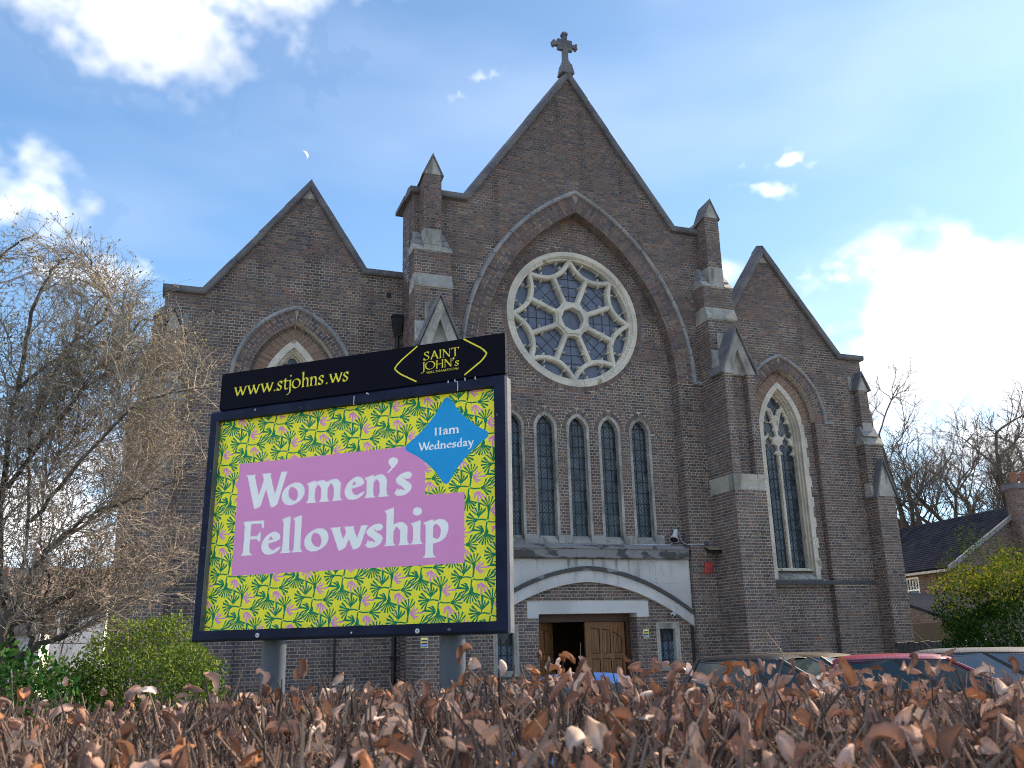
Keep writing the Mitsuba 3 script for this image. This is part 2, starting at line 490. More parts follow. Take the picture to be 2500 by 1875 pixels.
def brick_mesh(rows, O, A, N, seed, mb, proud=0.006, warm=0.0):
    """each brick a block of five faces standing proud of the mortar"""
    if not len(rows):
        return
    rng = np.random.default_rng(seed)
    m = len(rows)
    h = proud + rng.uniform(0, 0.004, m)
    j = rng.normal(0, 0.0012, (m, 4))
    r = rows + j
    b = 0.0035
    V = np.zeros((m, 8, 3))
    for i, (ia, iz, top) in enumerate([(0, 2, 0), (1, 2, 0), (1, 3, 0), (0, 3, 0), (0, 2, 1), (1, 2, 1), (1, 3, 1), (0, 3, 1)]):
        sa, sz = (1 if ia == 0 else -1) * b * top, (1 if iz == 2 else -1) * b * top
        V[:, i] = O + (r[:, ia] + sa)[:, None] * A + (r[:, iz] + sz)[:, None] * Zv + (h * top)[:, None] * N
    F = np.array([[4, 5, 6], [4, 6, 7], [0, 1, 5], [0, 5, 4], [1, 2, 6], [1, 6, 5], [2, 3, 7], [2, 7, 6], [3, 0, 4], [3, 4, 7]])
    if np.dot(np.cross(A, Zv), N) < 0:
        F = F[:, ::-1]
    f = (F[None] + (np.arange(m) * 8)[:, None, None]).reshape(-1, 3)
    cen = V[:, 4:].mean(1)
    age = 0.80 + 0.42 * meshkit.fbm(cen * np.array([0.55, 0.55, 0.45]), 3, 4)          # broad weathering
    streak = meshkit.fbm(cen * np.array([2.6, 2.6, 0.28]), 3, 9)                        # rain streaks running down
    age *= 1 - 0.30 * np.clip((streak - 0.56) * 6, 0, 1)
    mb.add(V.reshape(-1, 3), f, np.repeat(brick_cols(m, rng, warm) * age[:, None], 8, axis=0))


FRONT = (X, -Y)      # along u, facing the street


def front_bricks(mb, poly, v, seed):
    for p in polys(poly):
        brick_mesh(face_bricks(p, None, None, None, seed), np.array([0, -v, 0.0]), X, -Y, seed, mb)


def side_bricks(mb, u, v0, v1, z0, z1, left, seed, cut=None):
    """a face at u looking left (-x) or right (+x), between depths v0 < v1"""
    p = box(-v1, z0, -v0, z1) if cut is None else cut
    for q in polys(p):
        brick_mesh(face_bricks(q, None, None, None, seed), np.array([u, 0, 0.0]), Y, -X if left else X, seed, mb)


# ------------------------------------------------------------------ arches
def arch_pts(u0, zs, half, c, n=28):
    """two-centred pointed arch from the left springing over the apex to the right springing"""
    R = half + c
    th = math.acos(c / R)
    a = np.linspace(0, th, n)
    right = np.stack([u0 - c + R * np.cos(a), zs + R * np.sin(a)], 1)
    left = np.stack([2 * u0 - right[:, 0], right[:, 1]], 1)
    return np.vstack([left, right[::-1][1:]])


def arch_poly(u0, zs, half, c, zb):
    p = arch_pts(u0, zs, half, c)
    return Polygon(np.vstack([[u0 - half, zb], p, [u0 + half, zb]]))


def arch_ring(u0, zs, h0, h1, c):
    return arch_poly(u0, zs, h1, c, zs).difference(arch_poly(u0, zs, h0, c, zs - 1))


def ring_bricks(mb, u0, zs, h0, h1, c, v, thick, seed, parts=((0, 0.64), (0.66, 1.0)), proud=0.007, pal=None, joint=0.010):
    """radial bricks between two concentric pointed arches, each course split in turn at the parts"""
    rng = np.random.default_rng(seed)
    R0, R1 = h0 + c, h1 + c
    Rm = 0.5 * (R0 + R1)
    th = math.acos(min(1, c / Rm))
    n = max(3, int(Rm * th / thick))
    for side in (1, -1):
        for i in range(n):
            ta, tb = th * i / n, th * (i + 1) / n
            g = joint / Rm / 2
            ta, tb = ta + g, tb - g
            w = R1 - R0
            segs = [(a * w, b * w) for a, b in parts] if i % 2 == 0 else [(w - b * w, w - a * w) for a, b in parts]
            for s0, s1 in segs:
                r0, r1 = R0 + s0 + joint / 2, R0 + s1 - joint / 2
                q = []
                for r, t in ((r0, ta), (r1, ta), (r1, tb), (r0, tb)):
                    x = max(-c + r * math.cos(t), 0.004)
                    q.append((u0 + side * x, zs + r * math.sin(t)))
                h = proud + rng.uniform(0, 0.004)
                base = np.array([[x, -v, z] for x, z in q])
                cen = base.mean(0)
                top = cen + (base - cen) * 0.97 + np.array([0, -h, 0])
                F = np.array([[4, 5, 6], [4, 6, 7], [0, 1, 5], [0, 5, 4], [1, 2, 6], [1, 6, 5], [2, 3, 7], [2, 7, 6], [3, 0, 4], [3, 4, 7]])
                if side < 0:
                    F = F[:, ::-1]
                col = brick_cols(1, rng) if pal is None else np.array(pal) * rng.uniform(0.75, 1.25)
                mb.add(np.vstack([base, top]), F, col)


def hood(name, u0, zs, h0, h1, c, v, proj, bsdf=None):
    """drip mould: a chamfered band on an arch, made of long curved stones"""
    R0, R1 = h0 + c, h1 + c
    bsdf = bsdf or M_HOOD
    Rm = (R0 + R1) / 2
    th = math.acos(c / Rm)
    n = max(2, int(Rm * th / 0.75))
    for side in (1, -1):
        for i in range(n):
            a = np.linspace(th * i / n + 0.002, th * (i + 1) / n - (0.002 if i < n - 1 else 0), 7)
            prof = [(R0 + 0.01, v - 0.02), (R0 + 0.005, v + proj * 0.55), (R0 + (R1 - R0) * 0.35, v + proj), (R0 + (R1 - R0) * 0.6, v + proj), (R1, v + proj * 0.35), (R1, v - 0.02)]
            V = np.array([[[u0 + side * max(-c + r * math.cos(t), 0), -vv, zs + r * math.sin(t)] for r, vv in prof] for t in a]).reshape(-1, 3)
            m = len(prof)
            F = []
            for j in range(len(a) - 1):
                for k in range(m):
                    p, q = j * m + k, j * m + (k + 1) % m
                    F += [[p, q, q + m], [p, q + m, p + m]]
            for k in range(1, m - 1):
                F += [[0, k, k + 1], [(len(a) - 1) * m, (len(a) - 1) * m + k + 1, (len(a) - 1) * m + k]]
            F = np.array(F)
            put(name, (V, F if side < 0 else F[:, ::-1]), bsdf, smooth=35)

# ================================================================== the church
C_ = 'church'
lab(C_, 'dark brick church with three gables, a stone rose window and an oak entrance door', 'church')
AV = -1.13                          # depth of the aisle fronts behind the nave front
TV = -0.36                          # depth of the recessed wall under the great arch
A0, AZ, AH, AC = 0.10, 8.40, 2.84, 2.50
ROSE = (0.05, 10.115)
EV = -0.20                          # entrance wall depth

# ---- nave front
big_arch = arch_poly(A0, AZ, AH, AC, -0.1)
nave = Polygon([(-4.5, 0), (4.5, 0), (4.5, 13.0), (3.10, 13.0), (0, 17.43), (-3.10, 13.0), (-4.5, 13.0)])
front = nave.difference(big_arch)
wall = MB()
extr(front, -0.5, 0.0, wall)
wall_key = wall.put('church__nave_wall', M_MORTAR)
mb = MB()
ring_zone = arch_poly(A0, AZ, AH + 0.57, AC, AZ - 0.02)
front_bricks(mb, front.difference(ring_zone), 0.0, 11)
ring_bricks(mb, A0, AZ, AH, AH + 0.46, AC, 0.0, 0.083, 12)
side_bricks(mb, -4.5, AV, 0.0, 0, 13.0, True, 13)
side_bricks(mb, 4.5, AV, 0.0, 0, 13.0, False, 14)
# reveal of the great arch (jambs and soffit)
side_bricks(mb, A0 + AH, TV, 0.0, 0, AZ, True, 15)
side_bricks(mb, A0 - AH, TV, 0.0, 0, AZ, False, 16)
ap = arch_pts(A0, AZ, AH, AC, 60)
for a, b in zip(ap[:-1], ap[1:]):
    d = b - a
    L = np.hypot(*d)
    A3 = np.array([d[0], 0, d[1]]) / L
    N3 = np.array([d[1], 0, -d[0]]) / L
    k = int(round(-TV / 0.118))
    for i in range(k):
        y0, y1 = 0.005 + i * -TV / k, -TV / k * (i + 1) - 0.005
        P = np.array([a[0], 0, a[1]])
        base = np.array([P + A3 * s + Y * y for s, y in ((0.006, y0), (L - 0.006, y0), (L - 0.006, y1), (0.006, y1))])
        mb.add(np.vstack([base, base + N3 * 0.006]), np.array([[4, 6, 5], [4, 7, 6], [0, 5, 1], [0, 4, 5], [1, 6, 2], [1, 5, 6], [2, 7, 3], [2, 6, 7], [3, 4, 0], [3, 7, 4]]), brick_cols(1, RNG))
k = mb.put(wall_key + '__brickwork', M_BRICK)
lab(k, kind='stuff')
hood('church__hood_mould', A0, AZ, AH + 0.46, AH + 0.58, AC, 0.0, 0.09)
for s in (-1, 1):
    x0, x1 = (A0 + AH + 0.46, 3.70) if s > 0 else (-3.70, A0 - AH - 0.46)
    put('church__hood_stop', hull([[x, y, z] for x in (x0, x1) for y, z in ((0.0, AZ - 0.01), (-0.09, AZ - 0.01), (-0.09, AZ + 0.05), (0, AZ + 0.12))]), M_HOOD)

# recessed wall under the arch
tymp = box(-2.9, 3.95, 3.1, 13.3).intersection(arch_poly(A0, AZ, AH + 0.05, AC, 3.9))
rose_hole = Point(*ROSE).buffer(1.93, 64)
LAN = [(-1.80 + 0.915 * i) for i in range(5)]
LAN = [x - 0.01 for x in LAN]
LH, LC, LZ = 0.325, 0.115, 7.02
lan_out = [arch_poly(x, LZ, LH, LC, 4.06) for x in LAN]
sill_band = box(-2.42, 4.06, 2.38, 4.28)
tw = tymp.difference(rose_hole).difference(unary_union(lan_out))
rw = MB()
extr(tw, TV - 0.4, TV, rw)
rk = rw.put('church__recessed_wall', M_MORTAR)
mb = MB()
rings = unary_union([arch_poly(x, LZ, LH + 0.135, LC, LZ - 0.01) for x in LAN])
front_bricks(mb, tw.difference(Point(*ROSE).buffer(2.065, 64)).difference(rings).difference(sill_band).intersection(box(-9, 4.0, 9, 20)), TV, 21)
for i, x in enumerate(LAN):
    ring_bricks(mb, x, LZ, LH + 0.004, LH + 0.130, LC, TV, 0.085, 30 + i, parts=((0, 1),))
rng = np.random.default_rng(5)
nr = 150
for i in range(nr):
    t0, t1 = 2 * math.pi * i / nr + 0.0022, 2 * math.pi * (i + 1) / nr - 0.0022
    q = [(r * math.cos(t), r * math.sin(t)) for r, t in ((1.935, t0), (2.06, t0), (2.06, t1), (1.935, t1))]
    base = np.array([[ROSE[0] + x, -TV, ROSE[1] + z] for x, z in q])
    cen = base.mean(0)
    mb.add(np.vstack([base, cen + (base - cen) * 0.96 + np.array([0, -0.009, 0])]),
           np.array([[4, 5, 6], [4, 6, 7], [0, 1, 5], [0, 5, 4], [1, 2, 6], [1, 6, 5], [2, 3, 7], [2, 7, 6], [3, 0, 4], [3, 4, 7]]), brick_cols(1, rng))
k = mb.put(rk + '__brickwork', M_BRICK)
lab(k, kind='stuff')

# ---- rose window
RX, RZ = ROSE


def pol(r, deg):
    return np.array([RX + r * math.cos(math.radians(deg)), RZ + r * math.sin(math.radians(deg))])


rosek = 'church__rose_window'
for i in range(12):
    a0, a1 = i * 30 + 7.5 + 0.12, (i + 1) * 30 + 7.5 - 0.12
    arc = np.linspace(a0, a1, 12)

    def seg(r0, r1):
        return Polygon([pol(r0, a) for a in arc] + [pol(r1, a) for a in arc[::-1]])
    m = MB()
    extr(seg(1.80, 1.93), TV - 0.30, TV + 0.015, m)
    extr(seg(1.765, 1.80), TV - 0.30, TV - 0.02, m)
    extr(seg(1.71, 1.765), TV - 0.30, TV - 0.055, m)
    m.put(rosek + '__rim_stone', M_TRACERY)


def thorn(base, d, ln, w):
    d = np.asarray(d, float) / np.linalg.norm(d)
    n = np.array([-d[1], d[0]])
    base = np.asarray(base, float) - d * 0.02
    return Polygon([base - n * w * 1.2, base - n * w * 0.5 + d * ln * 0.30, base - n * 0.012 + d * ln, base + n * 0.012 + d * ln, base + n * w * 0.5 + d * ln * 0.30, base + n * w * 1.2])


def bevel_extr(poly, v0, v1, bev=0.035, mb=None):
    """stone bar: full section behind, a narrower front face (chamfered)"""
    mb = extr(poly, v0, v1 - bev, mb)
    steps = 3
    for i in range(steps):
        f = (i + 1) / steps
        extr(poly.buffer(-bev * 0.72 * f, join_style=2), v1 - bev * (1 - i / steps) - 0.001, v1 - bev * (1 - f), mb)
    return mb


def bez(p, q, r, n=14):
    t = np.linspace(0, 1, n)[:, None]
    return (1 - t) ** 2 * p + 2 * t * (1 - t) * q + t * t * r


TB, TF = TV - 0.30, TV - 0.075
arcs, spokes = [], []
for i in range(8):
    a = 90 + i * 45
    p, r, mid = pol(1.73, a), pol(1.73, a + 45), pol(1.00, a + 22.5)
    curve = bez(p, mid, r, 18)
    line = LineString(curve).buffer(0.064, cap_style=2)
    th = []
    for f in (4, 13):
        t = curve[f + 1] - curve[f - 1]
        n = np.array([-t[1], t[0]])
        if np.dot(n, curve[f] - np.array(ROSE)) < 0:
            n = -n
        n = n / np.linalg.norm(n)
        th += [thorn(curve[f] + n * 0.06, n, 0.105, 0.034), thorn(curve[f] - n * 0.05, -n, 0.105, 0.034)]
    g = unary_union([line] + th).intersection(Point(*ROSE).buffer(1.735, 64))
    bevel_extr(g, TB, TF).put(rosek + '__tracery_arc', M_TRACERY)
    b = a + 22.5
    p0, p1 = pol(0.50, b), pol(1.30, b)
    d = (p1 - p0) / np.linalg.norm(p1 - p0)
    n = np.array([-d[1], d[0]])
    q = p0 + d * 0.49
    g = unary_union([LineString([p0 - d * 0.04, p1]).buffer(0.066, cap_style=2), thorn(q + n * 0.05, n, 0.105, 0.034), thorn(q - n * 0.05, -n, 0.105, 0.034)])
    bevel_extr(g, TB, TF - 0.004).put(rosek + '__spoke', M_TRACERY)
    for s in (a + 13.5, a + 31.5):
        bevel_extr(thorn(pol(1.715, s), -(pol(1, s) - np.array(ROSE)), 0.12, 0.034), TB, TF - 0.01, 0.02).put(rosek + '__cusp', M_TRACERY)
    # glass of the petal and of the segment outside the arc
    petal = Polygon(np.vstack([[pol(0.3, a)], [pol(0.52, a - 22.5)], [pol(1.3, a - 22.5)], [pol(1.72, a)], [pol(1.3, a + 22.5)], [pol(0.52, a + 22.5)]]))
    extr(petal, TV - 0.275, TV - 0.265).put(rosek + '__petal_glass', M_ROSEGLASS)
    segp = Polygon(np.vstack([curve[::-1], [pol(1.72, s) for s in np.linspace(a, a + 45, 10)]]))
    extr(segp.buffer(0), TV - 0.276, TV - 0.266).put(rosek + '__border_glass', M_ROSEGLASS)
    m = MB()
    for rr in (0.72, 0.98, 1.22):
        w = rr * 0.36
        c = pol(rr, a)
        t = np.array([-math.sin(math.radians(a)), math.cos(math.radians(a))])
        extr(LineString([c - t * w, c + t * w]).buffer(0.007, cap_style=2), TV - 0.264, TV - 0.255, m)
    extr(LineString([pol(0.5, a), pol(1.6, a)]).buffer(0.007, cap_style=2), TV - 0.264, TV - 0.257, m)
    m.put(rosek + '__lead_bars', M_LEAD)
octo = Polygon([pol(0.555 if j % 2 else 0.475, 90 + 22.5 * j) for j in range(16)])
octi = Polygon([pol(0.335, 90 + 45 * j) for j in range(8)])
m = MB()
extr(octo.difference(octi.buffer(0.08)), TB, TF + 0.0, m)
extr(octo.buffer(-0.07).difference(octi), TB, TF + 0.035, m)
m.put(rosek + '__hub', M_TRACERY)
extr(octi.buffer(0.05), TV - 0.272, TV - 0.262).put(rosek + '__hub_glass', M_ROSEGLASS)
extr(Point(*ROSE).buffer(1.93, 40), TV - 0.42, TV - 0.40).put(rosek + '__backing', M_INTERIOR)

# ---- five lancets
for i, x in enumerate(LAN):
    lk = num('church__lancet_window')
    outer, inner = arch_poly(x, LZ, LH, LC, 4.06), arch_poly(x, LZ - 0.02, LH - 0.075, LC + 0.02, 4.20)
    m = MB()
    extr(outer.difference(inner).difference(box(x - 1, 4.0, x + 1, 4.28)), TV - 0.19, TV + 0.008, m)
    m.put(lk + '__stone_surround', M_STONE)
    put(lk + '__sloping_sill', hull([[xx, y, z] for xx in (x - 0.25, x + 0.25) for y, z in ((-TV + 0.16, 4.27), (-TV - 0.01, 4.12), (-TV - 0.01, 4.062), (-TV + 0.16, 4.062))]), M_STONE)
    put(lk + '__glass', extr(inner.buffer(0.01), TV - 0.175, TV - 0.165).get(), M_GLASS)
    m = MB()
    for j in range(1, 11):
        z = 4.27 + j * 0.29
        extr(box(x - 0.26, z - 0.009, x + 0.26, z + 0.009).intersection(inner), TV - 0.165, TV - 0.145, m)
    for xx in (-0.085, 0.085):
        extr(box(x + xx - 0.006, 4.2, x + xx + 0.006, 7.6).intersection(inner), TV - 0.165, TV - 0.150, m)
    m.put(lk + '__iron_bars', M_IRON)
    m = MB()
    for j in range(-6, 50):
        for sg in (1, -1):
            ln = LineString([(x - 0.26, 4.2 + j * 0.12), (x + 0.26, 4.2 + j * 0.12 + sg * 0.66)]).buffer(0.0028, cap_style=2).intersection(inner)
            extr(ln, TV - 0.165, TV - 0.160 + 0.0005 * sg, m)
    m.put(lk + '__lead_lattice', M_LEAD)
xs = [-2.42] + [x + sg * 0.26 for x in LAN for sg in (-1, 1)] + [2.38]
for a, b in zip(xs[0::2], xs[1::2]):
    put('church__sill_stone', bevelbox(a + 0.002, b - 0.002, -TV - 0.012, -TV + 0.2, 4.062, 4.282, 0.004), M_STONE)

# ---- entrance: ledge, stone spandrel, flat arch, brick wall with door and two small windows
for i in range(7):
    a, b = -2.70 + i * 0.79 - (0.03 if i == 0 else 0), -2.70 + (i + 1) * 0.79 + (0.03 if i == 6 else 0)
    put('church__ledge_stone', hull([[x, y, z] for x in (a + 0.003, b - 0.003) for y, z in ((0.45, 3.66), (0.02, 3.66), (-0.02, 3.69), (-0.02, 3.90), (0.45, 3.90))]), M_LEDGE)
    put('church__ledge_capping', hull([[x, y, z] for x in (a + 0.003, b - 0.003) for y, z in ((0.45, 3.902), (-0.05, 3.902), (-0.05, 3.955), (0.02, 3.99), (0.37, 4.058), (0.45, 4.058))]), M_LEDGE)


def flat_arch(u):
    u = abs(u)
    return 3.10 - 0.045 * u - 0.115 * u * u


us = np.linspace(-2.90, 2.92, 41)
spand = Polygon([(u, flat_arch(u) + 0.28) for u in us] + [(2.92, 3.70), (-2.90, 3.70)])
for i in range(10):
    a, b = -2.90 + i * 0.582, -2.90 + (i + 1) * 0.582
    extr(spand.intersection(box(a + 0.002, 0, b - 0.002, 5)), -0.6, -0.13).put('church__spandrel_stone', M_PANEL)
for s in (-1, 1):
    m = extr(box(s * 2.26 - 0.34, 3.07, s * 2.26 + 0.33, 3.64).intersection(spand), -0.13, -0.115)
    m.put('church__roundel_block', M_PANEL)
    m = MB()
    cx, cz = s * 2.24, 3.38
    extr(Point(cx, cz).buffer(0.165, 24).difference(Point(cx, cz).buffer(0.14, 24)), -0.115, -0.100, m)
    extr(Polygon([(cx - 0.11, cz + 0.09), (cx + 0.12, cz + 0.07), (cx + 0.08, cz - 0.12), (cx - 0.08, cz - 0.14)]).difference(Polygon([(cx - 0.08, cz + 0.06), (cx + 0.09, cz + 0.05), (cx + 0.05, cz - 0.09), (cx - 0.05, cz - 0.10)])), -0.115, -0.104, m)
    m.put('church__carved_roundel', M_PANEL)
nv = 11
for i in range(nv):
    a, b = -2.90 + i * 5.82 / nv, -2.90 + (i + 1) * 5.82 / nv
    uu = np.linspace(a, b, 8)
    sk = [0.10 * (x / 2.9) for x in (a, b)]
    lo = [(u, flat_arch(u)) for u in uu]
    hi = [(u + (sk[0] if j == 0 else sk[1] if j == 7 else 0.1 * u / 2.9), flat_arch(u) + 0.285) for j, u in enumerate(uu)]
    g = Polygon(lo + hi[::-1]).buffer(-0.0025, join_style=2).intersection(box(-2.9, 0, 2.925, 5))
    extr(g, -0.6, -0.085).put('church__arch_stone', M_PANEL)
    hi2 = [(u, flat_arch(u) + 0.283) for u in uu]
    hi3 = [(u, flat_arch(u) + 0.385) for u in uu]
    g = Polygon(hi2 + hi3[::-1]).intersection(box(a + 0.0015, 0, b - 0.0015, 5)).intersection(box(-2.9, 0, 2.925, 5))
    m = extr(g, -0.5, -0.035)
    m.put('church__arch_drip_stone', M_LEDGE)
DOOR = Polygon([(-1.31, 0.0), (1.34, 0.0), (1.34, 2.35), (-1.31, 2.35)])
LINT = Polygon([(-1.60, 2.64), (1.68, 2.64), (1.68, 2.25), (1.34, 2.25), (1.34, 2.35), (-1.31, 2.35), (-1.31, 2.25), (-1.60, 2.25)])
WINS = [(1.97, 2.40), (-2.37, -1.97)]
wframe = [box(a - 0.10, 0.92, b + 0.14, 2.09) if a > 0 else box(a - 0.10, 0.92, b + 0.14, 2.09) for a, b in WINS]
wopen = [box(a, 1.06, b, 1.95) for a, b in WINS]
ent = Polygon([(-2.9, 0)] + [(u, flat_arch(u) + 0.05) for u in us] + [(2.92, 0)]).difference(DOOR).difference(unary_union(wopen)).difference(LINT)
ew = MB()
extr(ent, EV - 0.30, EV, ew)
ek = ew.put('church__entrance_wall', M_MORTAR)
mb = MB()
front_bricks(mb, ent.difference(unary_union(wframe)).intersection(box(-2.84, 0, 2.88, 5)), EV, 41)
side_bricks(mb, -1.31, EV - 0.45, EV, 0, 2.25, False, 42)
side_bricks(mb, 1.34, EV - 0.45, EV, 0, 2.25, True, 43)
k = mb.put(ek + '__brickwork', M_BRICK)
lab(k, kind='stuff')
extr(LINT, EV - 0.45, EV + 0.012).put('church__door_lintel', M_PANEL)
m = MB()
m.add(*boxm(-1.6, -1.31, 0.2 + 0.3, 0.72, 0, 2.36)).add(*boxm(1.34, 1.6, 0.5, 0.72, 0, 2.36)).add(*boxm(-1.6, 1.6, 0.5, 0.72, 2.36, 2.9))
m.put('church__door_reveal', M_MORTAR)
m = MB()
m.add(*boxm(-3, 3, 4.2, 4.3, 0, 4)).add(*boxm(-3, -2.9, 0.8, 4.2, 0, 4)).add(*boxm(2.9, 3, 0.8, 4.2, 0, 4)).add(*boxm(-3, 3, 0.8, 4.2, 2.7, 2.8)).add(*boxm(-3, 3, 0.5, 4.2, -0.01, 0.03))
m.put('church__porch_interior', M_INTERIOR)
for (a, b), fr, op in zip(WINS, wframe, wopen):
    wk = num('church__porch_window')
    m = MB()
    extr(fr.difference(op).intersection(box(-9, 1.06, 9, 1.95)).intersection(box(a - 0.06, 0, b + 0.09, 3)), EV - 0.15, EV + 0.010, m)
    extr(box(a - 0.10, 1.952, b + 0.14, 2.09), EV - 0.15, EV + 0.016, m)
    m.put(wk + '__stone_frame', M_STONE)
    put(wk + '__sill', bevelbox(a - 0.14, b + 0.14, -EV - 0.06, -EV + 0.1, 0.93, 1.056, 0.012), M_STONE)
    put(wk + '__upper_glass', extr(box(a, 1.66, b, 1.95), EV - 0.14, EV - 0.12).get(), M_GLASS)
    put(wk + '__lower_glass', extr(box(a, 1.06, b, 1.655), EV - 0.14, EV - 0.12).get(), M_BLUEGLASS)
    m = MB()
    extr(box(a, 1.64, b, 1.97).difference(box(a + 0.035, 1.69, b - 0.065, 1.915)), EV - 0.12, EV - 0.09, m)
    for xx in (a + 0.12, a + 0.28):
        extr(box(xx - 0.008, 1.06, xx + 0.008, 1.80), EV - 0.10, EV - 0.085, m)
    for zz in (1.20, 1.42):
        extr(box(a, zz - 0.008, b, zz + 0.008), EV - 0.115, EV - 0.098, m)
    for j in range(-4, 9):
        for sg in (1, -1):
            extr(LineString([(a, 1.06 + j * 0.12), (b, 1.06 + j * 0.12 + sg * 0.5)]).buffer(0.003, cap_style=2).intersection(box(a, 1.06, b, 1.93)), EV - 0.119, EV - 0.114 + 0.001 * sg, m)
    m.put(wk + '__iron_bars', M_IRON)
# doors: the right leaf nearly shut, the left leaf swung inwards
dk = reserve('church__door')
DY = 0.66


def leaf(name, O, A, w, h):
    N = np.array([A[1], -A[0], 0.0])
    framed(box(0, 0, w, h), -0.045, 0.0, O, A, Zv, N).put(name, M_OAK)
    fr = box(0, 0, w, h)
    pans = []
    cols = [(0.14, 0.36), (0.42, 0.64), (0.70, 0.93)]
    for j, (a, b) in enumerate(cols):
        a, b = a * w, b * w
        top = [h - 0.16, h - 0.20, h - 0.38][j]
        topl = [h - 0.13, h - 0.16, h - 0.22][j]
        pans += [Polygon([(a, 1.36), (b, 1.36), (b, top), (a, topl)]), box(a, 0.62, b, 1.24), box(a, 0.12, b, 0.50)]
    framed(fr.difference(unary_union(pans)), 0.0, 0.022, O, A, Zv, N).put(name + '__rails', M_OAK)
    gm = MB()
    for p in pans:
        framed(p.difference(p.buffer(-0.016, join_style=2)), 0.0, 0.004, O, A, Zv, N, gm)
    gm.put(name + '__groove', M_GROOVE)


leaf(dk, np.array([0.10, DY - 0.02, 0.03]), np.array([0.999, 0.03, 0.0]), 1.10, 2.12)
lab(dk, 'closed oak leaf with moulded panels')
dk2 = reserve('church__door')
ang = math.radians(50)
leaf(dk2, np.array([-1.12, DY, 0.03]), np.array([math.cos(ang), math.sin(ang), 0.0]), 1.05, 2.12)
lab(dk2, 'left oak leaf swung inwards')
m = MB()
m.add(*boxm(-1.31, -1.19, 0.58, 0.70, 0.03, 2.30)).add(*boxm(1.22, 1.34, 0.58, 0.70, 0.03, 2.30)).add(*boxm(-1.31, 1.34, 0.58, 0.70, 2.16, 2.36))
m.put('church__door_frame', M_DARKWOOD)
for i in range(2):
    put('church__step', bevelbox(-1.6 - 0.3 * (1 - i), 1.6 + 0.3 * (1 - i), -0.35 + 0.3 * i, 0.65, -0.05, 0.0 + 0.014 + 0.012 * i, 0.004), M_STONE)


# ---- buttresses
def gablet(name, uc, hw, v0, v1, zb, za, face=M_STONE, over=0.05, slabs=True):
    """stone gable end with two roof slabs running back to the wall"""
    tri = Polygon([(uc - hw, zb), (uc + hw, zb), (uc, za - over * 1.6)])
    extr(tri, v1 - 0.22, v1, ).put(name + '__gable_stone', face)
    th = 0.055
    L = math.hypot(hw, za - zb)
    nx, nz = (za - zb) / L, hw / L
    for s in (-1, 1):
        e = np.array([uc + s * (hw + 0.045), zb - 0.10 * (za - zb) / 1.3 * 0.5])
        a = np.array([uc, za - 0.02])
        q = [e, a, a + np.array([s * nx * th * 0 + 0, th * 1.4]), e + np.array([s * nx * th, nz * th])]
        P = np.array([[x, -v, z] for v in (v0, v1 + over) for x, z in q])
        put(name + '__roof_slab', hull(P), M_DARKSTONE)


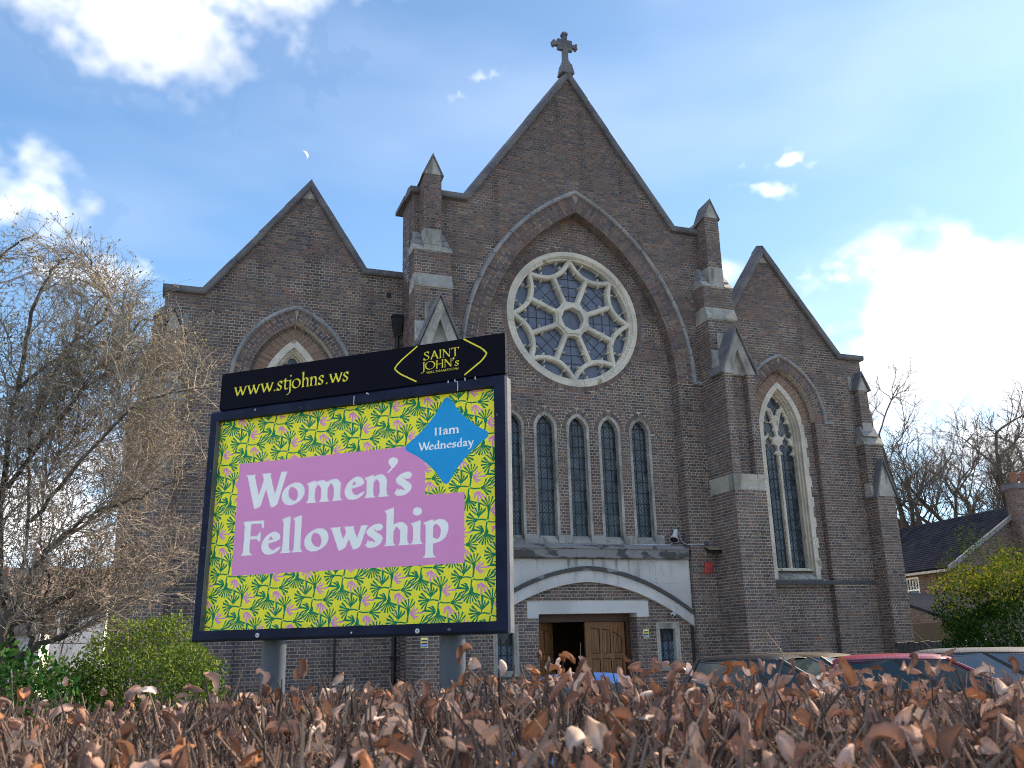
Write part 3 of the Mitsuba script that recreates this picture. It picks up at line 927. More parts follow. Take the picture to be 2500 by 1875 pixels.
def buttress_main(s):
    uc = 4.13 * s
    k = reserve('church__buttress')
    lo, hi = (uc - 0.47, uc + 0.47)
    body = MB()
    V1 = 1.15
    low = box(lo, 0, hi, 5.74)
    extr(low, -0.02, V1 - 0.0, body)
    legs = box(lo, 5.74, hi, 8.45).difference(box(uc - 0.24, 5.7, uc + 0.24, 8.5))
    extr(legs, V1 - 0.22, V1, body)
    extr(box(lo, 5.74, hi, 8.45), -0.02, V1 - 0.22, body)
    extr(box(lo, 8.45, hi, 10.16), -0.02, 0.61, body)
    extr(box(lo, 10.16, hi, 11.20), -0.02, 0.50, body)
    extr(box(uc - 0.225, 11.2, uc + 0.225, 13.32), -0.30, 0.50, body)
    body.put(k, M_MORTAR)
    mb = MB()
    sd = 60 if s < 0 else 80
    lowrows = face_bricks(box(lo, 1.30, hi, 5.33), None, None, None, sd)
    ind = np.zeros(len(lowrows), bool)
    if s > 0:
        ind[-300:] = True
    brick_mesh(lowrows[~ind], np.array([0, -V1, 0.0]), X, -Y, sd, mb)
    for r_i, row in enumerate(lowrows[ind]):
        one = MB()
        brick_mesh(row[None], np.array([0, -V1, 0.0]), X, -Y, 9000 + r_i, one)
        one.put(k + '__brick', M_BRICK)
    front_bricks(mb, box(lo, 0, hi, 1.30), V1, sd + 1)
    front_bricks(mb, legs, V1, sd + 2)
    front_bricks(mb, box(uc - 0.24, 5.76, uc + 0.24, 8.5), V1 - 0.22, sd + 3)
    front_bricks(mb, box(lo, 8.45, hi, 10.14), 0.61, sd + 4)
    front_bricks(mb, box(lo, 10.54, hi, 11.14), 0.50, sd + 5)
    front_bricks(mb, box(uc - 0.225, 11.75, uc + 0.225, 13.30), 0.50, sd + 6)
    for left, x in ((True, lo), (False, hi)):
        v0 = 0.0 if True else AV
        side_bricks(mb, x, v0, V1, 0, 5.33, left, sd + 7)
        side_bricks(mb, x, v0, V1, 5.75, 8.45, left, sd + 8)
        side_bricks(mb, x, v0, 0.61, 8.45, 10.14, left, sd + 9)
        side_bricks(mb, x, v0, 0.50, 10.5, 11.14, left, sd + 10)
        side_bricks(mb, uc + (-0.225 if left else 0.225), -0.0, 0.50, 11.75, 13.30, left, sd + 11)
    side_bricks(mb, uc + 0.24, V1 - 0.22, V1, 5.75, 8.45, True, sd + 12)
    side_bricks(mb, uc - 0.24, V1 - 0.22, V1, 5.75, 8.45, False, sd + 13)
    kk = mb.put(k + '__brickwork', M_BRICK)
    lab(kk, kind='stuff')
    # set-off half way up: two corner stones and a sloping stone between
    for a, b in ((lo - 0.012, uc - 0.24), (uc + 0.24, hi + 0.012)):
        put(k + '__corner_stone', bevelbox(a, b, -V1 - 0.012, -V1 + 0.24, 5.335, 5.745, 0.006), M_STONE)
    put(k + '__sloping_stone', hull([[x, y, z] for x in (uc - 0.238, uc + 0.238) for y, z in ((-V1 - 0.012, 5.335), (-V1 - 0.012, 5.42), (-V1 + 0.21, 5.72), (-V1 + 0.24, 5.72), (-V1 + 0.24, 5.335))]), M_STONE)
    # gablet with its pointed niche head
    gz, ga = 8.44, 9.80
    tri = Polygon([(uc - 0.50, gz), (uc + 0.50, gz), (uc, ga - 0.12)])
    niche = Polygon([(uc - 0.24, gz - 0.01), (uc + 0.24, gz - 0.01), (uc, gz + 0.70)])
    extr(tri.difference(niche).intersection(box(-20, gz, 20, gz + 0.42)), V1 - 0.24, V1 + 0.012).put(k + '__gable_stone', M_STONE)
    extr(tri.difference(niche).intersection(box(-20, gz + 0.424, 20, gz + 0.82)), V1 - 0.24, V1 + 0.010).put(k + '__gable_stone', M_STONE)
    extr(tri.intersection(box(-20, gz + 0.824, 20, ga)), V1 - 0.24, V1 + 0.012).put(k + '__gable_stone', M_STONE)
    extr(niche.intersection(box(uc - 1, gz, uc - 0.002, 20)), V1 - 0.24, V1 - 0.12).put(k + '__niche_stone', M_STONE)
    extr(niche.intersection(box(uc + 0.002, gz, uc + 1, 20)), V1 - 0.24, V1 - 0.12).put(k + '__niche_stone', M_STONE)
    for sg in (-1, 1):
        q = [(uc + sg * 0.545, gz - 0.02), (uc, ga - 0.075), (uc, ga), (uc + sg * 0.60, gz - 0.0)]
        put(k + '__gable_roof', hull([[x, -v, z] for v in (0.55, V1 + 0.07) for x, z in q]), M_DARKSTONE)
    put(k + '__shoulder_stone', hull([[x, y, z] for x in (lo - 0.015, hi + 0.015) for y, z in ((-0.60, 8.46), (-1.04, 8.46), (-1.04, 8.62), (-0.625, 9.24), (-0.60, 9.24))]), M_STONE)
    put(k + '__flashing_stone', bevelbox(uc - 0.24, uc + 0.24, -0.66, -0.60, 9.25, 9.74, 0.008), M_STONE)
    put(k + '__weathering_stone', hull([[x, y, z] for x in (lo - 0.012, hi + 0.012) for y, z in ((-0.3, 10.14), (-0.65, 10.14), (-0.65, 10.19), (-0.51, 10.53), (-0.3, 10.53))]), M_STONE)
    # upper set-off: a block that carries the pinnacle, stepped slopes on both sides
    put(k + '__pinnacle_block', bevelbox(uc - 0.232, uc + 0.232, -0.512, -0.1, 11.34, 11.745, 0.006), M_STONE)
    put(k + '__pinnacle_block', bevelbox(uc - 0.232, uc + 0.232, -0.514, -0.1, 11.17, 11.335, 0.006), M_STONE)
    for sg in (-1, 1):
        a, b = sorted((uc + sg * 0.234, uc + sg * 0.50))
        for j, (za, zb, ya, yb) in enumerate(((11.15, 11.36, -0.54, -0.40), (11.36, 11.58, -0.42, -0.26), (11.58, 11.82, -0.28, -0.12))):
            sh = 0.05 * j
            a2, b2 = (a + sh, b) if sg < 0 else (a, b - sh)
            put(k + '__stepped_stone', hull([[x, y, z] for x in (a2, b2) for y, z in ((0.0, za), (ya, za), (ya, za + 0.03), (yb, zb), (0.0, zb))]), M_STONE if j == 0 else M_LEDGE)
    # pinnacle
    extr(Polygon([(uc - 0.24, 13.30), (uc + 0.24, 13.30), (uc, 13.84)]), 0.30, 0.512).put(k + '__pinnacle_stone', M_STONE)
    for sg in (-1, 1):
        put(k + '__pinnacle_slab', hull([[uc + sg * 0.285, -0.54, 13.27], [uc + sg * 0.235, -0.54, 13.29], [uc, -0.54, 13.90], [uc, -0.54, 13.82], [uc + sg * 0.285, 0.10, 13.13], [uc + sg * 0.235, 0.10, 13.14], [uc, 0.12, 13.84], [uc, 0.12, 13.76]]), M_DARKSTONE)
    return k


def buttress_outer(s):
    k = reserve('church__buttress')
    U = lambda a, b: (a, b) if s > 0 else (-b, -a)
    body, mb = MB(), MB()
    sd = 120 if s > 0 else 140
    st = [(9.79, 10.44, 0, 5.62, -0.60), (9.74, 10.41, 5.62, 7.28, -0.78), (9.88, 10.22, 7.28, 9.02, -0.90)]
    for i, (a, b, z0, z1, v) in enumerate(st):
        a, b = U(a, b)
        extr(box(a, z0, b, z1), AV - 0.3, v, body)
        front_bricks(mb, box(a, z0, b, z1 if i < 2 else 8.98), v, sd + i)
        side_bricks(mb, a, AV, v, z0, z1, True, sd + 5 + i)
        side_bricks(mb, b, AV, v, z0, z1, False, sd + 9 + i)
    # the buttress at right angles to it, on the flank
    for i, (d, z0, z1) in enumerate(((0.62, 0, 7.0), (0.44, 7.0, 8.35), (0.24, 8.35, 9.45))):
        a, b = U(10.27, 10.27 + d)
        extr(box(a, z0, b, z1), AV - 0.95, AV - 0.22, body)
        front_bricks(mb, box(a, z0, b, z1), AV - 0.22, sd + 20 + i)
        side_bricks(mb, a if s < 0 else b, AV - 0.95, AV - 0.22, z0, z1, s < 0, sd + 24 + i)
        d2 = (0.44, 0.24, 0.02)[i]
        xo, xi = s * (10.27 + d + 0.02), s * (10.27 + d2)
        put(k + '__flank_weathering', hull([[x, y, z] for y in (-AV + 0.20, -AV + 0.97) for x, z in ((xo, z1), (xi, z1), (xi, z1 + 0.26), (xo, z1 + 0.04))]), M_STONE)
    body.put(k, M_MORTAR)
    kk = mb.put(k + '__brickwork', M_BRICK)
    lab(kk, kind='stuff')
    a, b = U(9.81, 10.46)
    gablet(k, (a + b) / 2, 0.335, AV, -0.58, 5.62, 6.72)
    a2, b2 = U(9.72, 10.44)
    put(k + '__shoulder_stone', hull([[x, y, z] for x in (a2, b2) for y, z in ((1.0, 5.60), (0.66, 5.60), (0.66, 5.64), (0.79, 6.02), (1.0, 6.02))]), M_STONE)
    a3, b3 = U(9.70, 10.45)
    put(k + '__weathering_stone', hull([[x, y, z] for x in (a3, b3) for y, z in ((1.13, 7.22), (0.74, 7.22), (0.74, 7.26), (0.87, 7.48), (1.13, 7.48))]), M_STONE)
    a4, b4 = U(9.78, 10.36)
    put(k + '__weathering_stone', hull([[x, y, z] for x in (a4, b4) for y, z in ((1.13, 7.485), (0.80, 7.485), (0.80, 7.50), (0.95, 7.80), (1.13, 7.80))]), M_LEDGE)
    a5, b5 = U(9.875, 10.225)
    put(k + '__block_stone', bevelbox(a5, b5, 0.89, 1.1, 7.44, 7.94, 0.006), M_STONE)
    gablet(k, (a5 + b5) / 2, 0.19, AV, -0.88, 8.96, 9.52)
    put(k + '__wall_stone', bevelbox(a5 - 0.14 if s > 0 else b5 + 0.02, a5 - 0.02 if s > 0 else b5 + 0.14, -AV - 0.015, -AV + 0.1, 9.0, 9.46, 0.006), M_STONE)


buttress_main(-1)
buttress_main(1)
buttress_outer(-1)
buttress_outer(1)

# ---- aisle fronts
WX, WZ0 = 7.20, 7.92


def aisle(s):
    k = reserve('church__aisle_wall')
    f = lambda p: [(s * x, z) for x, z in p]
    out = Polygon(f([(4.4, 0), (10.28, 0), (10.28, 10.05), (9.44, 10.05), (6.96, 13.36), (5.47, 11.06), (4.4, 11.06)]))
    wx = s * WX
    rec = arch_poly(wx, WZ0, 1.10, 0.60, 0.0)                 # recessed order, down to the ground
    so = arch_poly(wx, 7.5, 0.82, 1.23, 3.25)                # stone surround
    m = MB()
    extr(out.difference(rec), AV - 0.5, AV, m)
    inner = rec.difference(so)
    extr(inner, AV - 0.55, AV - 0.20, m)
    m.put(k, M_MORTAR)
    mb = MB()
    sd = 200 if s > 0 else 240
    front_bricks(mb, out.difference(rec).difference(arch_poly(wx, WZ0, 1.43, 0.60, WZ0 - 0.01)).difference(box(-20, 3.08, 20, 3.22)), AV, sd)
    ring_bricks(mb, wx, WZ0, 1.10, 1.42, 0.60, AV, 0.083, sd + 1, parts=((0, 0.66), (0.68, 1.0)))
    # inner order: one header ring, then thin red tiles round the stone
    ring_bricks(mb, wx, WZ0, 0.985, 1.095, 0.60, AV - 0.20, 0.083, sd + 2, parts=((0, 1),))
    low = rec.intersection(box(-20, 0, 20, WZ0)).difference(so).difference(box(-20, 3.08, 20, 3.25))
    q = low
    front_bricks(mb, q, AV - 0.20, sd + 3)
    side_bricks(mb, wx + 1.10, AV - 0.2, AV, 0, WZ0, True, sd + 4)
    side_bricks(mb, wx - 1.10, AV - 0.2, AV, 0, WZ0, False, sd + 5)
    side_bricks(mb, s * 10.28, AV - 0.5, AV, 0, 10.0, s < 0, sd + 6)
    kk = mb.put(k + '__brickwork', M_BRICK)
    lab(kk, kind='stuff')
    # fan of thin tiles between the header ring and the stone
    tm = MB()
    rng = np.random.default_rng(sd)
    Ro, th = 0.985 + 0.60, math.acos(0.6 / 1.585)
    n = 62
    ctr = 0.82 + 1.23
    for sg in (-1, 1):
        for i in range(n):
            t0, t1 = th * (i + 0.08) / n, th * (i + 0.92) / n
            qq = []
            for t in (t0, t1):
                p = np.array([-0.6 + Ro * math.cos(t), WZ0 + Ro * math.sin(t)])
                d = np.array([math.cos(t * 0.82), math.sin(t * 0.82)])
                r_in = None
                for L in np.linspace(0.02, 0.6, 117):
                    c = p - d * L
                    inside = (c[1] <= 7.5 and c[0] < 0.82) or (c[1] > 7.5 and math.hypot(c[0] + 1.23, c[1] - 7.5) < ctr)
                    if inside or c[0] < 0.003:
                        break
                qq += [p, p - d * L]
            P = np.array([[wx + sg * x, -(AV - 0.20), z] for x, z in (qq[0], qq[1], qq[3], qq[2])])
            cen = P.mean(0)
            F = np.array([[4, 5, 6], [4, 6, 7], [0, 1, 5], [0, 5, 4], [1, 2, 6], [1, 6, 5], [2, 3, 7], [2, 7, 6], [3, 0, 4], [3, 4, 7]])
            tm.add(np.vstack([P, P + np.array([0, -0.008, 0])]), F if sg < 0 else F[:, ::-1], np.array((0.235, 0.165, 0.13)) * rng.uniform(0.72, 1.28))
    kk = tm.put(k + '__tile_fan', M_TILE)
    lab(kk, kind='stuff')
    hood('church__hood_mould', wx, WZ0, 1.42, 1.53, 0.60, AV, 0.075)
    for sg in (-1, 1):
        a, b = sorted((wx + sg * 1.42, wx + sg * 1.72))
        put('church__hood_stop', hull([[x, y, z] for x in (a, b) for y, z in ((-AV, WZ0 - 0.06), (-AV - 0.07, WZ0 - 0.06), (-AV - 0.07, WZ0 - 0.01), (-AV, WZ0 + 0.04))]), M_HOOD)
    # string course, in lengths
    xs = np.linspace(4.62, 9.76, 8)
    for a, b in zip(xs[:-1], xs[1:]):
        a, b = sorted((s * a, s * b))
        put('church__string_course', hull([[x, y, z] for x in (a + 0.002, b - 0.002) for y, z in ((-AV + 0.24, 3.085), (-AV - 0.05, 3.085), (-AV - 0.05, 3.13), (-AV, 3.215), (-AV + 0.24, 3.215))]), M_LEDGE)
    # window
    w = reserve('church__aisle_window')
    op = arch_poly(wx, 7.5, 0.66, 1.21, 3.50)
    WV = AV - 0.20
    for sg in (-1, 1):
        half = box(wx - 2, 3.25, wx, 11) if sg < 0 else box(wx, 3.25, wx + 2, 11)
        z = 3.25
        j = 0
        while z < 7.45:
            hgt = 0.30
            ext = 0.045 if j % 2 else -0.005
            blk = box(wx + sg * 0.66, z + 0.0015, wx + sg * (0.82 + ext), min(z + hgt, 7.5) - 0.0015)
            extr(blk.buffer(0), WV - 0.30, WV + 0.013).put(w + '__jamb_stone', M_TRACERY)
            z += hgt
            j += 1
        a = arch_ring(wx, 7.5, 0.66, 0.82, 1.22)
        for z0, z1 in ((7.5, 8.2), (8.2, 8.75), (8.75, 9.4)):
            extr(a.intersection(half).intersection(box(-20, z0 + 0.001, 20, z1 - 0.001)), WV - 0.30, WV + 0.013).put(w + '__arch_stone', M_TRACERY)
    for i, (off, dv) in enumerate(((0.0, 0.09), (0.04, 0.17))):
        bnd = op.buffer(-off, join_style=2).difference(op.buffer(-off - 0.042, join_style=2)).intersection(box(-20, 3.4, 20, 11))
        extr(bnd, WV - 0.34, WV - dv).put(w + '__moulding', M_TRACERY)
    inn = op.buffer(-0.078, join_style=2)
    # tracery plate pierced by two lights, two daggers and a quatrefoil
    def lobes(cs):
        return unary_union([Point(wx + x, z).buffer(r, 16) for x, z, r in cs])
    holes = []
    for sg in (-1, 1):
        cx = sg * 0.30
        light = box(wx + cx - 0.235, 3.5, wx + cx + 0.235, 6.95)
        head = lobes([(cx, 7.33, 0.10), (cx - 0.10, 7.13, 0.125), (cx + 0.10, 7.13, 0.125), (cx, 7.05, 0.15)])
        holes.append(light.union(head).union(Polygon([(wx + cx - 0.05, 7.4), (wx + cx + 0.05, 7.4), (wx + cx, 7.52)])))
        holes.append(lobes([(cx - 0.115, 7.64, 0.105), (cx + 0.115, 7.60, 0.105), (cx - 0.09, 7.83, 0.115), (cx + 0.07, 7.80, 0.115), (cx - 0.03 * sg, 8.03, 0.105), (cx - 0.05 * sg, 8.17, 0.075), (cx, 7.72, 0.1)]))
    holes.append(lobes([(0, 8.60, 0.10), (-0.12, 8.47, 0.10), (0.12, 8.47, 0.10), (0, 8.36, 0.10), (0, 8.24, 0.06), (0, 8.46, 0.09)]))
    holes = [h if i in (0, 2) else affinity.scale(h, 1.16, 1.10) for i, h in enumerate(holes)]
    holes = [h.union(affinity.scale(h.intersection(box(-20, 6.95, 20, 8)), 1.14, 1.0)) if i in (0, 2) else h for i, h in enumerate(holes)]
    mull = unary_union([LineString(bez(np.array([wx, 7.45]), np.array([wx + sg * 0.06, 7.95]), np.array([wx + sg * 0.30, 8.45]), 12)).buffer(0.034) for sg in (-1, 1)] + [box(wx - 0.045, 6.8, wx + 0.045, 7.6)])
    plate = inn.difference(unary_union(holes).difference(mull)).intersection(box(-20, 6.9, 20, 11))
    bevel_extr(plate, WV - 0.36, WV - 0.24, 0.03).put(w + '__tracery', M_TRACERY)
    bevel_extr(box(wx - 0.055, 3.5, wx + 0.055, 6.9), WV - 0.36, WV - 0.22, 0.03).put(w + '__mullion', M_TRACERY)
    extr(op, WV - 0.35, WV - 0.335).put(w + '__glass', M_GLASS)
    m = MB()
    for sg in (-1, 1):
        cx = wx + sg * 0.30
        for j in range(1, 12):
            extr(box(cx - 0.235, 3.5 + j * 0.30 - 0.009, cx + 0.235, 3.5 + j * 0.30 + 0.009), WV - 0.335, WV - 0.315, m)
        for dx in (-0.08, 0.08):
            extr(box(cx + dx - 0.006, 3.5, cx + dx + 0.006, 7.1), WV - 0.335, WV - 0.32, m)
    m.put(w + '__iron_bars', M_IRON)
    m = MB()
    for j in range(-4, 30):
        for sg in (1, -1):
            ln = LineString([(wx - 0.53, 3.5 + j * 0.15), (wx + 0.53, 3.5 + j * 0.15 + sg * 1.3)]).buffer(0.003, cap_style=2).intersection(op)
            extr(ln, WV - 0.335, WV - 0.330 + 0.0006 * sg, m)
    m.put(w + '__lead_lattice', M_LEAD)
    put(w + '__sloping_sill', hull([[x, y, z] for x in (wx - 0.655, wx + 0.655) for y, z in ((-WV + 0.34, 3.52), (-WV - 0.02, 3.30), (-WV - 0.02, 3.252), (-WV + 0.34, 3.252))]), M_STONE)


aisle(-1)
aisle(1)


# ---- copings, kneelers, roofs, cross
def coping(pts, v_front, v_back, th, name='church__coping_stone', length=1.05):
    """stones laid along a polyline of (u, z), mitred at its corners; the stones stand on the wall below the line"""
    P = np.array(pts, float)
    if P[0, 0] > P[-1, 0]:
        P = P[::-1]
    D = np.diff(P, axis=0)
    L = np.linalg.norm(D, axis=1)
    D /= L[:, None]
    Nn = np.stack([-D[:, 1], D[:, 0]], 1)
    mit = [Nn[0]] + [(a + b) / (1 + np.dot(a, b)) for a, b in zip(Nn[:-1], Nn[1:])] + [Nn[-1]]
    vm = (v_front + v_back) / 2
    sec = [(v_back, -th), (v_front - 0.03, -th), (v_front, -th + 0.04), (v_front, -0.075), (vm, 0.0), (v_back, -0.075)]
    for j in range(len(D)):
        k = max(1, int(round(L[j] / length)))
        for i in range(k):
            ends = []
            for t, g in ((i / k, 0.003), ((i + 1) / k, -0.003)):
                n = mit[j] if t == 0 else mit[j + 1] if t == 1 else Nn[j]
                g = 0.0012 * np.sign(g) if t in (0, 1) else g
                ends.append((P[j] + D[j] * (L[j] * t + g), n))
            jt = RNG.normal(0, 0.006, 2)
            put(name, hull([[e[0] + n[0] * (h + jt[0]), -(v + jt[1] * (v > vm)), e[1] + n[1] * (h + jt[0])] for e, n in ends for v, h in sec]), M_DARKSTONE)


coping([(-4.62, 13.16), (-3.17, 13.16), (0.0, 17.64), (3.17, 13.16), (4.62, 13.16)], 0.14, -0.46, 0.22)
for s in (-1, 1):
    for i in range(2):
        a, b = 0.30 + i * 0.5, 0.30 + (i + 1) * 0.5
        x0, x1 = sorted((s * 4.36, s * 4.64))
        put('church__coping_stone', hull([[x, y, z] for y in (a + 0.17, b + 0.165) for x, z in ((x0, 12.97), (x1, 12.97), (x1, 13.08), ((x0 + x1) / 2, 13.16), (x0, 13.08))]), M_DARKSTONE)
    coping([(s * 10.36, 10.22), (s * 9.50, 10.22), (s * 6.96, 13.58), (s * 5.44, 11.22), (s * 4.51, 11.22)], AV + 0.14, AV - 0.46, 0.22)
    extr(Polygon([(s * 6.96 - 0.30, 12.95), (s * 6.96 + 0.30, 12.95), (s * 6.96, 13.38)]), AV - 0.1, AV + 0.02).put('church__apex_stone', M_STONE)
extr(Polygon([(-0.16, 17.18), (0.16, 17.18), (0.0, 17.45)]), -0.1, 0.02).put('church__apex_stone', M_STONE)
ck = reserve('church__cross')
put(ck, hull([[x, y, z] for x, y, z in ((-0.20, -0.16, 17.45), (0.20, -0.16, 17.45), (-0.20, 0.20, 17.45), (0.20, 0.20, 17.45), (-0.14, -0.12, 17.78), (0.14, -0.12, 17.78), (-0.14, 0.16, 17.78), (0.14, 0.16, 17.78))]), M_DARKSTONE)
put(ck + '__base', hull([[sx * w, 0.02 + sy * w * 0.8, z] for w, z in ((0.14, 17.77), (0.09, 17.93)) for sx in (-1, 1) for sy in (-1, 1)]), M_DARKSTONE)
put(ck + '__shaft', hull([[sx * w, 0.02 + sy * w, z] for w, z in ((0.075, 17.92), (0.062, 18.80)) for sx in (-1, 1) for sy in (-1, 1)] + [[0, 0.02, 18.95]] + [[sx * 0.085, 0.02 + sy * 0.075, 18.80] for sx in (-1, 1) for sy in (-1, 1)][:0]), M_DARKSTONE)
put(ck + '__finial', hull([[sx * 0.085, 0.02 + sy * 0.08, z] for z in (18.78, 18.86) for sx in (-1, 1) for sy in (-1, 1)] + [[0, 0.02, 18.97]]), M_DARKSTONE)
for s in (-1, 1):
    put(ck + '__arm', hull([[s * x, 0.02 + sy * 0.06, 18.46 + sz * h] for x, h in ((0.05, 0.055), (0.33, 0.055)) for sy in (-1, 1) for sz in (-1, 1)]), M_DARKSTONE)
    put(ck + '__arm_end', hull([[s * x, 0.02 + sy * 0.075, 18.46 + sz * h] for x, h in ((0.32, 0.085), (0.38, 0.085)) for sy in (-1, 1) for sz in (-1, 1)] + [[s * 0.45, 0.02, 18.46]]), M_DARKSTONE)
    for t in (-1, 1):
        put(ck + '__corner_block', bevelbox(s * 0.14 - 0.09 if s < 0 else 0.05, -0.05 if s < 0 else s * 0.14 + 0.09, -0.035, 0.075, 18.46 + (0.05 if t > 0 else -0.18), 18.46 + (0.18 if t > 0 else -0.05), 0.01), M_DARKSTONE)
for s in (-1, 1):
    put('church__nave_roof', hull([[s * 4.4, 0.45, 10.9], [0, 0.45, 15.6], [0, 0.45, 15.4], [s * 4.4, 0.45, 10.7], [s * 4.4, 26, 10.9], [0, 26, 15.6], [0, 26, 15.4], [s * 4.4, 26, 10.7]]), M_SLATE)
    for a, za, b, zb in ((10.1, 8.9, 6.96, 12.0), (6.96, 12.0, 4.6, 9.8)):
        put('church__aisle_roof', hull([[s * x, y, z] for y in (1.6, 24) for x, z in ((a, za), (b, zb), (b, zb - 0.2), (a, za - 0.2))]), M_SLATE)
m = MB()
for s in (-1, 1):
    m.add(*boxm(min(s * 4.5, s * 4.2), max(s * 4.5, s * 4.2), 1.7, 26, 0, 10.8))
    m.add(*boxm(min(s * 10.27, s * 9.9), max(s * 10.27, s * 9.9), 13.2, 24, 0, 8.8))
m.add(*boxm(-10.2, 10.2, 23.8, 24, 0, 8.8)).add(*boxm(-4.5, 4.5, 25.8, 26, 0, 10.8))
for s in (-1, 1):
    m.add(*boxm(min(s * 10.27, s * 9.9), max(s * 10.27, s * 9.9), 1.7, 13.2, 0, 8.8))
m.put('church__flank_wall', M_MORTAR)
# downpipes
pk = reserve('church__downpipe')
PX, PY = -4.66, 1.02
tube([[PX, PY, 0.1], [PX, PY, 9.35]], 0.05, 10).put(pk, M_IRON, smooth=40)
put(pk + '__hopper', hull([[PX + sx * w, PY + sy * w * 0.8, z] for w, z in ((0.13, 9.88), (0.13, 9.72), (0.06, 9.36)) for sx in (-1, 1) for sy in (-1, 1)]), M_IRON)
put(pk + '__hopper_rim', bevelbox(PX - 0.15, PX + 0.15, PY - 0.13, PY + 0.11, 9.86, 9.93), M_IRON)
for z in (1.4, 3.2, 5.0, 6.8, 8.6):
    put(pk + '__bracket', bevelbox(PX - 0.075, PX + 0.075, PY - 0.06, PY + 0.11, z, z + 0.07), M_IRON)
pk = reserve('church__downpipe')
tube([[-6.03, 1.085, 0.1], [-6.03, 1.085, 3.05]], 0.02, 8).put(pk, M_IRON, smooth=40)
tube([[2.88, 0.17, 0.05], [2.88, 0.17, 2.02]], 0.028, 8).put('church__downpipe', M_IRON, smooth=40)
put('church__vent', bevelbox(-4.93, -4.83, 1.09, 1.14, 10.44, 10.58), M_IRON)

# ================================================================== the notice board
SO = np.array([-9.63224, -15.09405, 1.74591])
saz, stl = math.radians(-41.11042), math.radians(-1.4)
SW = np.array([math.cos(saz), math.sin(saz), 0.0])
SN0 = np.array([SW[1], -SW[0], 0.0])
SU = np.array([0, 0, 1.0]) * math.cos(stl) + SN0 * math.sin(stl)
SN = np.cross(SW, SU)
B = 'notice_board'
lab(B, 'dark blue poster board on two grey posts with a yellow poster for a fellowship meeting', 'notice board')


def S3(a, b, c):
    return SO + SW * a + SU * b + SN * c


def sbox(a0, a1, b0, b1, c0, c1, bev=0.0):
    v, f = bevelbox(a0, a1, b0, b1, c0, c1, bev) if bev else boxm(a0, a1, b0, b1, c0, c1)
    v = np.asarray(v)
    return SO + v[:, :1] * SW + v[:, 1:2] * SU + v[:, 2:] * SN, f


# frame of four mitred rails with a chamfered outer edge
FA0, FA1, FB0, FB1 = 0.012, 1.925, 0.0, 1.345
OA0, OA1, OB0, OB1 = 0.070, 1.868, 0.060, 1.283
outer = [(FA0, FB0), (FA1, FB0), (FA1, FB1), (FA0, FB1)]
inner_ = [(OA0, OB0), (OA1, OB0), (OA1, OB1), (OA0, OB1)]
ch = 0.014
outc = [(FA0 + ch, FB0 + ch), (FA1 - ch, FB0 + ch), (FA1 - ch, FB1 - ch), (FA0 + ch, FB1 - ch)]
for i in range(4):
    j = (i + 1) % 4
    P = [(*outer[i], -0.05), (*outer[j], -0.05), (*inner_[j], -0.05), (*inner_[i], -0.05), (*outer[i], -ch), (*outer[j], -ch), (*outc[i], 0.0), (*outc[j], 0.0), (*inner_[j], 0.0), (*inner_[i], 0.0)]
    mid = np.mean(P, axis=0)
    P = [tuple(np.array(p) + (mid - p) * 0.0006) for p in P]
    put(B + '__frame_rail', hull([S3(*p) for p in P]), M_NAVY)
put(B + '__back_box', sbox(FA0 + 0.006, FA1 + 0.0, FB0 + 0.004, FB1 - 0.004, -0.105, -0.0505), M_ALU)
m = MB()
for a0, a1, b0, b1 in ((OA0 - 0.001, OA0 + 0.001, OB0, OB1), ):
    m.add(*sbox(a0, a1 + 0.001, b0, b1, -0.0495, -0.001))
m.put(B + '__inner_edge', M_ALU)
put(B + '__header_panel', sbox(0.079, 1.934, 1.349, 1.578, -0.035, -0.004), M_HEADER)
for a in (0.447, 1.548):
    k = put(B + '__post', tube([S3(a, 0.9, -0.18), S3(a, 0.02, -0.18), np.r_[S3(a, 0.0, -0.18)[:2], 0.0]], 0.068, 24).get(), M_POST, smooth=40)
    put(k + '__clamp', sbox(a - 0.09, a + 0.09, 0.008, 0.30, -0.25, -0.106, 0.01), M_NAVY)
    put(k + '__cap', tube([S3(a, 0.9, -0.18), S3(a, 0.92, -0.18)], 0.07, 24).get(), M_NAVY)
for a, b in ((0.4635, 0.028), (1.4353, 0.024)):
    k = put(B + '__lock', tube([S3(a, b, -0.004), S3(a, b, 0.006), S3(a, b, 0.0065)], [0.0125, 0.0125, 0.009], 20).get(), M_CHROME, smooth=30)
    put(k + '__keyway', tube([S3(a, b, 0.004), S3(a, b, 0.0075)], 0.004, 12).get(), M_IRON)
put(B + '__keyhole', tube([S3(1.0487, 0.026, -0.002), S3(1.0487, 0.026, 0.0022)], [0.006, 0.005], 10).get(), M_CHROME)

# ---- lettering: a humanist serif drawn with a tilted broad nib


def smooth_path(pts, n=10):
    """Catmull-Rom through the points"""
    p = np.array(pts, float)
    if len(p) < 3:
        return p
    q = np.vstack([2 * p[0] - p[1], p, 2 * p[-1] - p[-2]])
    out = []
    t = np.linspace(0, 1, n, endpoint=False)[:, None]
    for i in range(1, len(q) - 2):
        a, b, c, d = q[i - 1:i + 3]
        out.append(0.5 * (2 * b + (c - a) * t + (2 * a - 5 * b + 4 * c - d) * t ** 2 + (3 * b - 3 * c + d - a) * t ** 3))
    return np.vstack(out + [p[-1:]])


